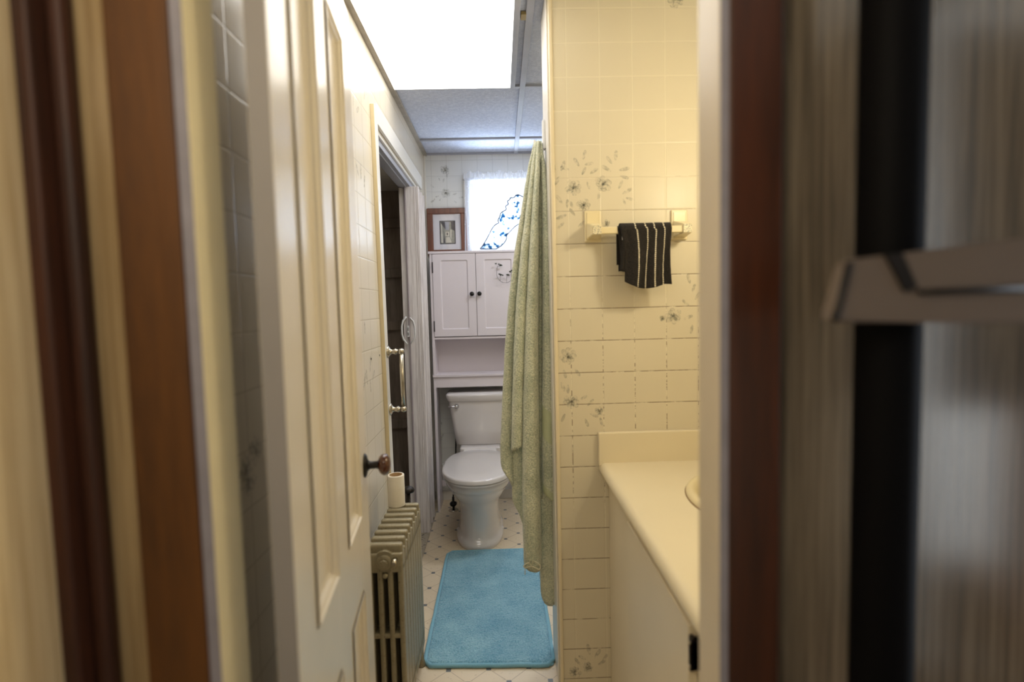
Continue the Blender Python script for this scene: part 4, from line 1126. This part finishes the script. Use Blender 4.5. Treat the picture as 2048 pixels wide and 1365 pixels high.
# ---------------------------------------------------------------- towel bar and hand towel
tb = thing('towel_bar', (0.455, YP, 1.58), 'cream plastic towel bar with speckled ends on the tiled partition', 'towel bar')
ends = []
for x0, x1, ya, yb_ in ((1168, 1201, 423, 485), (1341, 1373, 421, 480)):
    a, b = PY(x0, ya, YP), PY(x1, yb_, YP)
    pl = B(); box(pl, a.x, b.x, YP - 0.010, YP, b.z, a.z, 0.003, seg=3)
    box(pl, a.x + 0.006, b.x - 0.006, YP - 0.0125, YP - 0.009, b.z + 0.006, a.z - 0.006, 0.002)
    po = obj('mounting_plate', pl, M['plastic_cream'], tb)
    mx = (a.x + b.x) / 2; zc = b.z + 0.040; zf = PY(1193, 460, YP - 0.09).z
    ar = B()
    w0, w1 = 0.022, 0.0145
    loft(ar, [[(mx - w0, YP - 0.010, b.z + 0.008), (mx + w0, YP - 0.010, b.z + 0.008), (mx + w0, YP - 0.010, b.z + 0.062), (mx - w0, YP - 0.010, b.z + 0.062)],
              [(mx - w1, YP - 0.088, zf - w1), (mx + w1, YP - 0.088, zf - w1), (mx + w1, YP - 0.088, zf + w1), (mx - w1, YP - 0.088, zf + w1)]], smooth=False)
    bmesh.ops.bevel(ar, geom=ar.edges[:], offset=0.002, segments=2, affect='EDGES')
    obj('bracket', ar, M['plastic_cream'], tb)
    ca = B(); box(ca, mx - w1 + .001, mx + w1 - .001, YP - 0.0895, YP - 0.0875, zf - w1 + .001, zf + w1 - .001, 0.0006)
    obj('end_cap', ca, M['speckle'], tb)
    ends.append((mx, zf))
bm = B(); box(bm, ends[0][0] + 0.010, ends[1][0] - 0.010, YP - 0.082, YP - 0.066, ends[0][1] - 0.012, ends[0][1] + 0.010, 0.003)
obj('bar', bm, M['plastic_cream'], tb)
zf = ends[0][1]; BYc = YP - 0.074
ht = thing('hand_towel', (0.47, BYc, zf), 'folded black hand towel with white dotted lines draped over the towel bar', 'towel')
def drape(bm, X0, X1, lf, lb, lay, n=40, skew=0.0):
    """cloth over the bar: down the back by lb, over, and down the front by lf(u)"""
    uvl = bm.loops.layers.uv.verify()
    rows = []; m = 60
    for j in range(m + 1):
        row = []
        for i in range(n + 1):
            u = i / n; L = lf(u); T = lb + 0.045 + L; s = T * j / m
            x = X0 + (X1 - X0) * u
            r = 0.0145 + lay
            if s < lb: yy, zz = BYc + r, zf - (lb - s)
            elif s < lb + 0.045:
                a = PI * (s - lb) / 0.045; yy, zz = BYc + r * math.cos(a), zf + r * math.sin(a) * 0.95
            else:
                q = s - lb - 0.045; yy, zz = BYc - r - 0.010 * math.sin(q * 14) * 0.4, zf - q
                x += skew * q + 0.006 * math.sin(q * 16 + u * 3) - 0.06 * q * (u - .5) * 0.6
                yy += 0.0055 * math.sin(u * 15 + q * 9) * min(1, q * 14) + 0.002 * noise.noise(Vector((x * 90, q * 90, lay * 50)))
            row.append((bm.verts.new((x, yy, zz)), (X1 - X0) * u, s))
        rows.append(row)
    for j in range(m):
        for i in range(n):
            q = (rows[j][i], rows[j][i + 1], rows[j + 1][i + 1], rows[j + 1][i])
            f = bm.faces.new([a[0] for a in q]); f.smooth = True
            for lp, a in zip(f.loops, q): lp[uvl].uv = (a[1], a[2])
hx0, hx1 = PY(1239, 460, BYc).x, PY(1339, 460, BYc).x
sc_ = 0.160 / (hx1 - hx0)
bm = B(); drape(bm, hx0, hx1, lambda u: 0.165 + 0.018 * math.sin(PI * min(1, u * 1.15)) + 0.012 * u, 0.13, 0.004, skew=0.03)
drape(bm, hx0 + 0.002, hx1 - 0.004, lambda u: 0.155 + 0.02 * u, 0.12, -0.002, skew=0.03)
hto = obj('terry_cloth', bm, M['handtowel'], ht, recalc=False)
sm = hto.modifiers.new('thickness', 'SOLIDIFY'); sm.thickness = 0.004
bm = B(); drape(bm, hx0 - 0.008, hx0 + 0.030, lambda u: 0.128 + 0.01 * u, 0.11, -0.006)
o = obj('inner_fold', bm, plain('black_terry_plain', C(26, 21, 17), 0.95, var=0.3, vscale=200), ht, recalc=False)
sm = o.modifiers.new('thickness', 'SOLIDIFY'); sm.thickness = 0.004
bm = B(); c = PY(1246, 470, BYc - 0.018); box(bm, c.x - 0.0035, c.x + 0.0025, c.y - 0.003, c.y - 0.0015, c.z - 0.016, c.z + 0.016)
obj('care_label', bm, M['white_plastic'], ht)

# ---------------------------------------------------------------- vanity
VX = 0.356
vn = thing('vanity_cabinet', (0.6, 1.3, 0), 'cream painted vanity cabinet beneath the counter at the right', 'cabinet')
bm = B(); box(bm, VX, VX + 0.018, 0.745, YP - 0.002, 0.0, 0.765, 0.002)
box(bm, VX + 0.018, XR - 0.002, 0.745, 0.763, 0.0, 0.765); box(bm, VX + 0.018, XR - 0.002, YP - 0.020, YP - 0.002, 0.0, 0.765)
box(bm, XR - 0.020, XR - 0.002, 0.763, YP - 0.020, 0.0, 0.765); box(bm, VX + 0.018, XR - 0.02, 0.763, YP - 0.020, 0.08, 0.098)
obj('body', bm, M['vanity_paint'], vn)
d0, d1 = PX(1254, 1036, VX - 0.018), PX(1377, 1238, VX - 0.018)
bm = B(); box(bm, VX - 0.018, VX - 0.0005, d1.y, d0.y, 0.06, d0.z - 0.010, 0.002)
vd = obj('door', bm, M['vanity_paint'], vn)
hp = PX(1388, 1300, VX - 0.006)
bm = B()
for s in (-1, 1):
    box(bm, VX - 0.019, VX - 0.0005, d1.y - 0.016, d1.y - 0.0005, hp.z - 0.028, hp.z + 0.030, 0.002)
tube(bm, [(VX - 0.014, d1.y - 0.006, hp.z - 0.032), (VX - 0.014, d1.y - 0.006, hp.z + 0.034)], 0.0055, 10)
obj('hinge', bm, M['rust_black'], vd)
for dz in (-0.022, 0.024):
    bm = B(); lathe(bm, [(0, 0), (.004, 0), (.003, .002), (0, .0025)], (VX - 0.019, d1.y - 0.010, hp.z + dz), (-1, 0, 0), 10)
    obj('hinge_screw', bm, M['nickel'], vd)

ct = thing('countertop', (0.6, 1.3, 0.77), 'cream laminate counter with rounded front edge and raised splash on the tiled wall', 'countertop')
bm = B(); cz = 0.802; cx = 0.322
s0 = PZ(1371, 994, cz)
scx, scy, sa, sb = s0.x + 0.185, s0.y - 0.05, 0.185, 0.235
prof = [(cx + 0.040, cz), (cx + 0.030, cz)] + [(cx + 0.022 - 0.022 * math.sin(a) + 0.0, cz - 0.022 + 0.022 * math.cos(a)) for a in [PI / 2 * k / 8 for k in range(1, 9)]] + [(cx, cz - 0.026), (cx + 0.004, cz - 0.034), (cx + 0.012, cz - 0.037), (cx + 0.040, cz - 0.037)]
loft(bm, [[(x, 0.722, z) for x, z in prof], [(x, YP - 0.002, z) for x, z in prof]])
# slab with an oval cut-out for the sink
rx0, rx1, ry0, ry1 = cx + 0.040, XR - 0.002, 0.722, YP - 0.002
angs = sorted([2 * PI * k / 64 for k in range(64)] + [math.atan2(y - scy, x - scx) % (2 * PI) for x in (rx0, rx1) for y in (ry0, ry1)])
def edge_pt(a):
    c, s_ = math.cos(a), math.sin(a); t = 1e9
    if c > 1e-9: t = min(t, (rx1 - scx) / c)
    if c < -1e-9: t = min(t, (rx0 - scx) / c)
    if s_ > 1e-9: t = min(t, (ry1 - scy) / s_)
    if s_ < -1e-9: t = min(t, (ry0 - scy) / s_)
    return scx + c * t, scy + s_ * t
def oval_pt(a, f=0.93):
    c, s_ = math.cos(a), math.sin(a); r = f / math.hypot(c / sa, s_ / sb); return scx + c * r, scy + s_ * r
loops_ = [[bm.verts.new((*fn(a), z)) for a in angs] for fn, z in ((oval_pt, cz - 0.037), (edge_pt, cz - 0.037), (edge_pt, cz), (oval_pt, cz))]
for q in range(4):
    A_, B_ = loops_[q], loops_[(q + 1) % 4]
    for k in range(len(angs)):
        bm.faces.new((A_[k], A_[(k + 1) % len(angs)], B_[(k + 1) % len(angs)], B_[k]))
obj('worktop', bm, M['vinyl_counter'], ct, auto=40)
bm = B(); box(bm, 0.320, XR - 0.002, YP - 0.022, YP - 0.001, cz - 0.010, 0.905, 0.0035, seg=3)
obj('side_splash', bm, M['vinyl_counter'], ct)
bm = B(); box(bm, XR - 0.022, XR - 0.001, 0.722, YP - 0.022, cz, 0.905, 0.0035)
obj('back_splash', bm, M['vinyl_counter'], ct)
sk = thing('sink', (0.66, 1.36, cz), 'cream oval drop-in sink edge set in the counter', 'sink')
bm = B(); lathe(bm, [(1.0, 0.0005), (1.0, 0.006), (0.97, 0.014), (0.92, 0.017), (0.87, 0.013), (0.82, -0.005), (0.70, -0.08), (0.45, -0.125), (0.0, -0.135)], (scx, scy, cz), (0, 0, 1), 64, ref=(1, 0, 0), ex=sa, ey=sb)
obj('basin', bm, M['plastic_cream'], sk)
bm = B(); tube(bm, [(scx + sa * 1.004 * math.cos(2 * PI * k / 64), scy + sb * 1.004 * math.sin(2 * PI * k / 64), cz + 0.001) for k in range(64)], 0.0016, 6, closed=True)
obj('grime_line', bm, M['caulk'], sk)

# ---------------------------------------------------------------- kitchen side: upright stand by the right-hand panelling
us = thing('upright_stand', (0.43, 0.54, 0), 'tall black upright post with a grey-brown arm in front of the pale panelling', 'stand')
pyy = 0.56
pa, pb = PY(1718, 650, pyy), PY(1832, 650, pyy)
pr = (pb.x - pa.x) / 2
bm = B(); lathe(bm, [(0, 0), (pr, 0.0), (pr, 2.30), (0, 2.30)], ((pa.x + pb.x) / 2, pyy, 0), (0, 0, 1), 40)
obj('post', bm, M['black_plastic'], us, auto=40)
bm = B()
ya = pyy - pr - 0.022
pts = [PY(x, y, ya) for x, y in ((1664, 645), (1672, 622), (1696, 524), (1716, 517), (2130, 466), (2130, 650), (1860, 646))]
poly_prism(bm, pts, (0, 0.022, 0)); bmesh.ops.bevel(bm, geom=bm.edges[:], offset=0.003, segments=2, affect='EDGES')
pts = [PY(x, y, ya - 0.006) for x, y in ((1850, 585), (1836, 570), (1800, 508), (2130, 470), (2130, 572))]
obj('arm', bm, M['grey_plastic'], us)
bm = B(); tube(bm, [PY(x, y, ya - 0.001) for x, y in ((1668, 643), (1676, 620), (1699, 526))], 0.0035, 8)
obj('edge_strip', bm, M['rust_black'], us)
bm = B(); pts = [PY(x, y, ya - 0.0035) for x, y in ((1772, 510), (1806, 506), (1836, 575), (1812, 584))]
poly_prism(bm, pts, (0, 0.004, 0)); obj('dark_inset', bm, M['rust_black'], us)
bm = B(); tube(bm, [PY(x, y, ya - 0.002) for x, y in ((1838, 584), (1900, 582), (2130, 574))], 0.003, 8)
obj('groove', bm, M['rust_black'], us)
bm = B(); box(bm, (pa.x + pb.x) / 2 - 0.1, (pa.x + pb.x) / 2 + 0.12, pyy - 0.10, pyy + 0.07, 0, 0.012, 0.004)
obj('foot_plate', bm, M['black_plastic'], us)

# ---------------------------------------------------------------- kitchen things seen only as reflections in the panelling
kc = thing('kitchen_hutch', (1.8, -0.72, 0), 'white kitchen hutch with dark glass reflected in the glossy panelling at the right', 'hutch')
HF = -0.53
bm = B(); box(bm, 1.44, 1.77, -0.95, HF, 0.0, 0.94, 0.004)
obj('base_unit', bm, M['white_paint'], kc)
bm = B(); box(bm, 1.44, 2.2, -0.95, HF - 0.05, 0.94, 2.32, 0.004)
obj('carcass', bm, M['dark_glass'], kc)
bm = B(); box(bm, 1.77, 2.2, -0.95, HF - 0.02, 0.0, 0.94, 0.004); obj('dark_filler', bm, M['wood_dark'], kc)  # box added to keep the hutch's bright reflection narrow
bm = B(); box(bm, 1.44, 1.525, HF - 0.05, HF, 0.94, 2.32, 0.003); box(bm, 1.525, 2.2, HF - 0.05, HF, 2.27, 2.32, 0.003)
obj('face_frame', bm, M['white_paint'], kc)
st = thing('low_dark_stool', (1.62, -0.30, 0), 'low dark stool reflected before the white hutch in the panelling', 'stool')
bm = B(); box(bm, 1.50, 1.86, -0.46, -0.16, 0.36, 0.42, 0.01)
obj('seat', bm, M['wood_dark'], st)
bm = B(); box(bm, 1.53, 1.84, -0.44, -0.18, 0.20, 0.36, 0.004); obj('drawer_box', bm, M['wood_dark'], st)
for lx in (1.54, 1.82):
    for ly in (-0.43, -0.19):
        bm = B(); box(bm, lx - .018, lx + .018, ly - .018, ly + .018, 0, 0.20, 0.003); obj('leg', bm, M['wood_dark'], st)
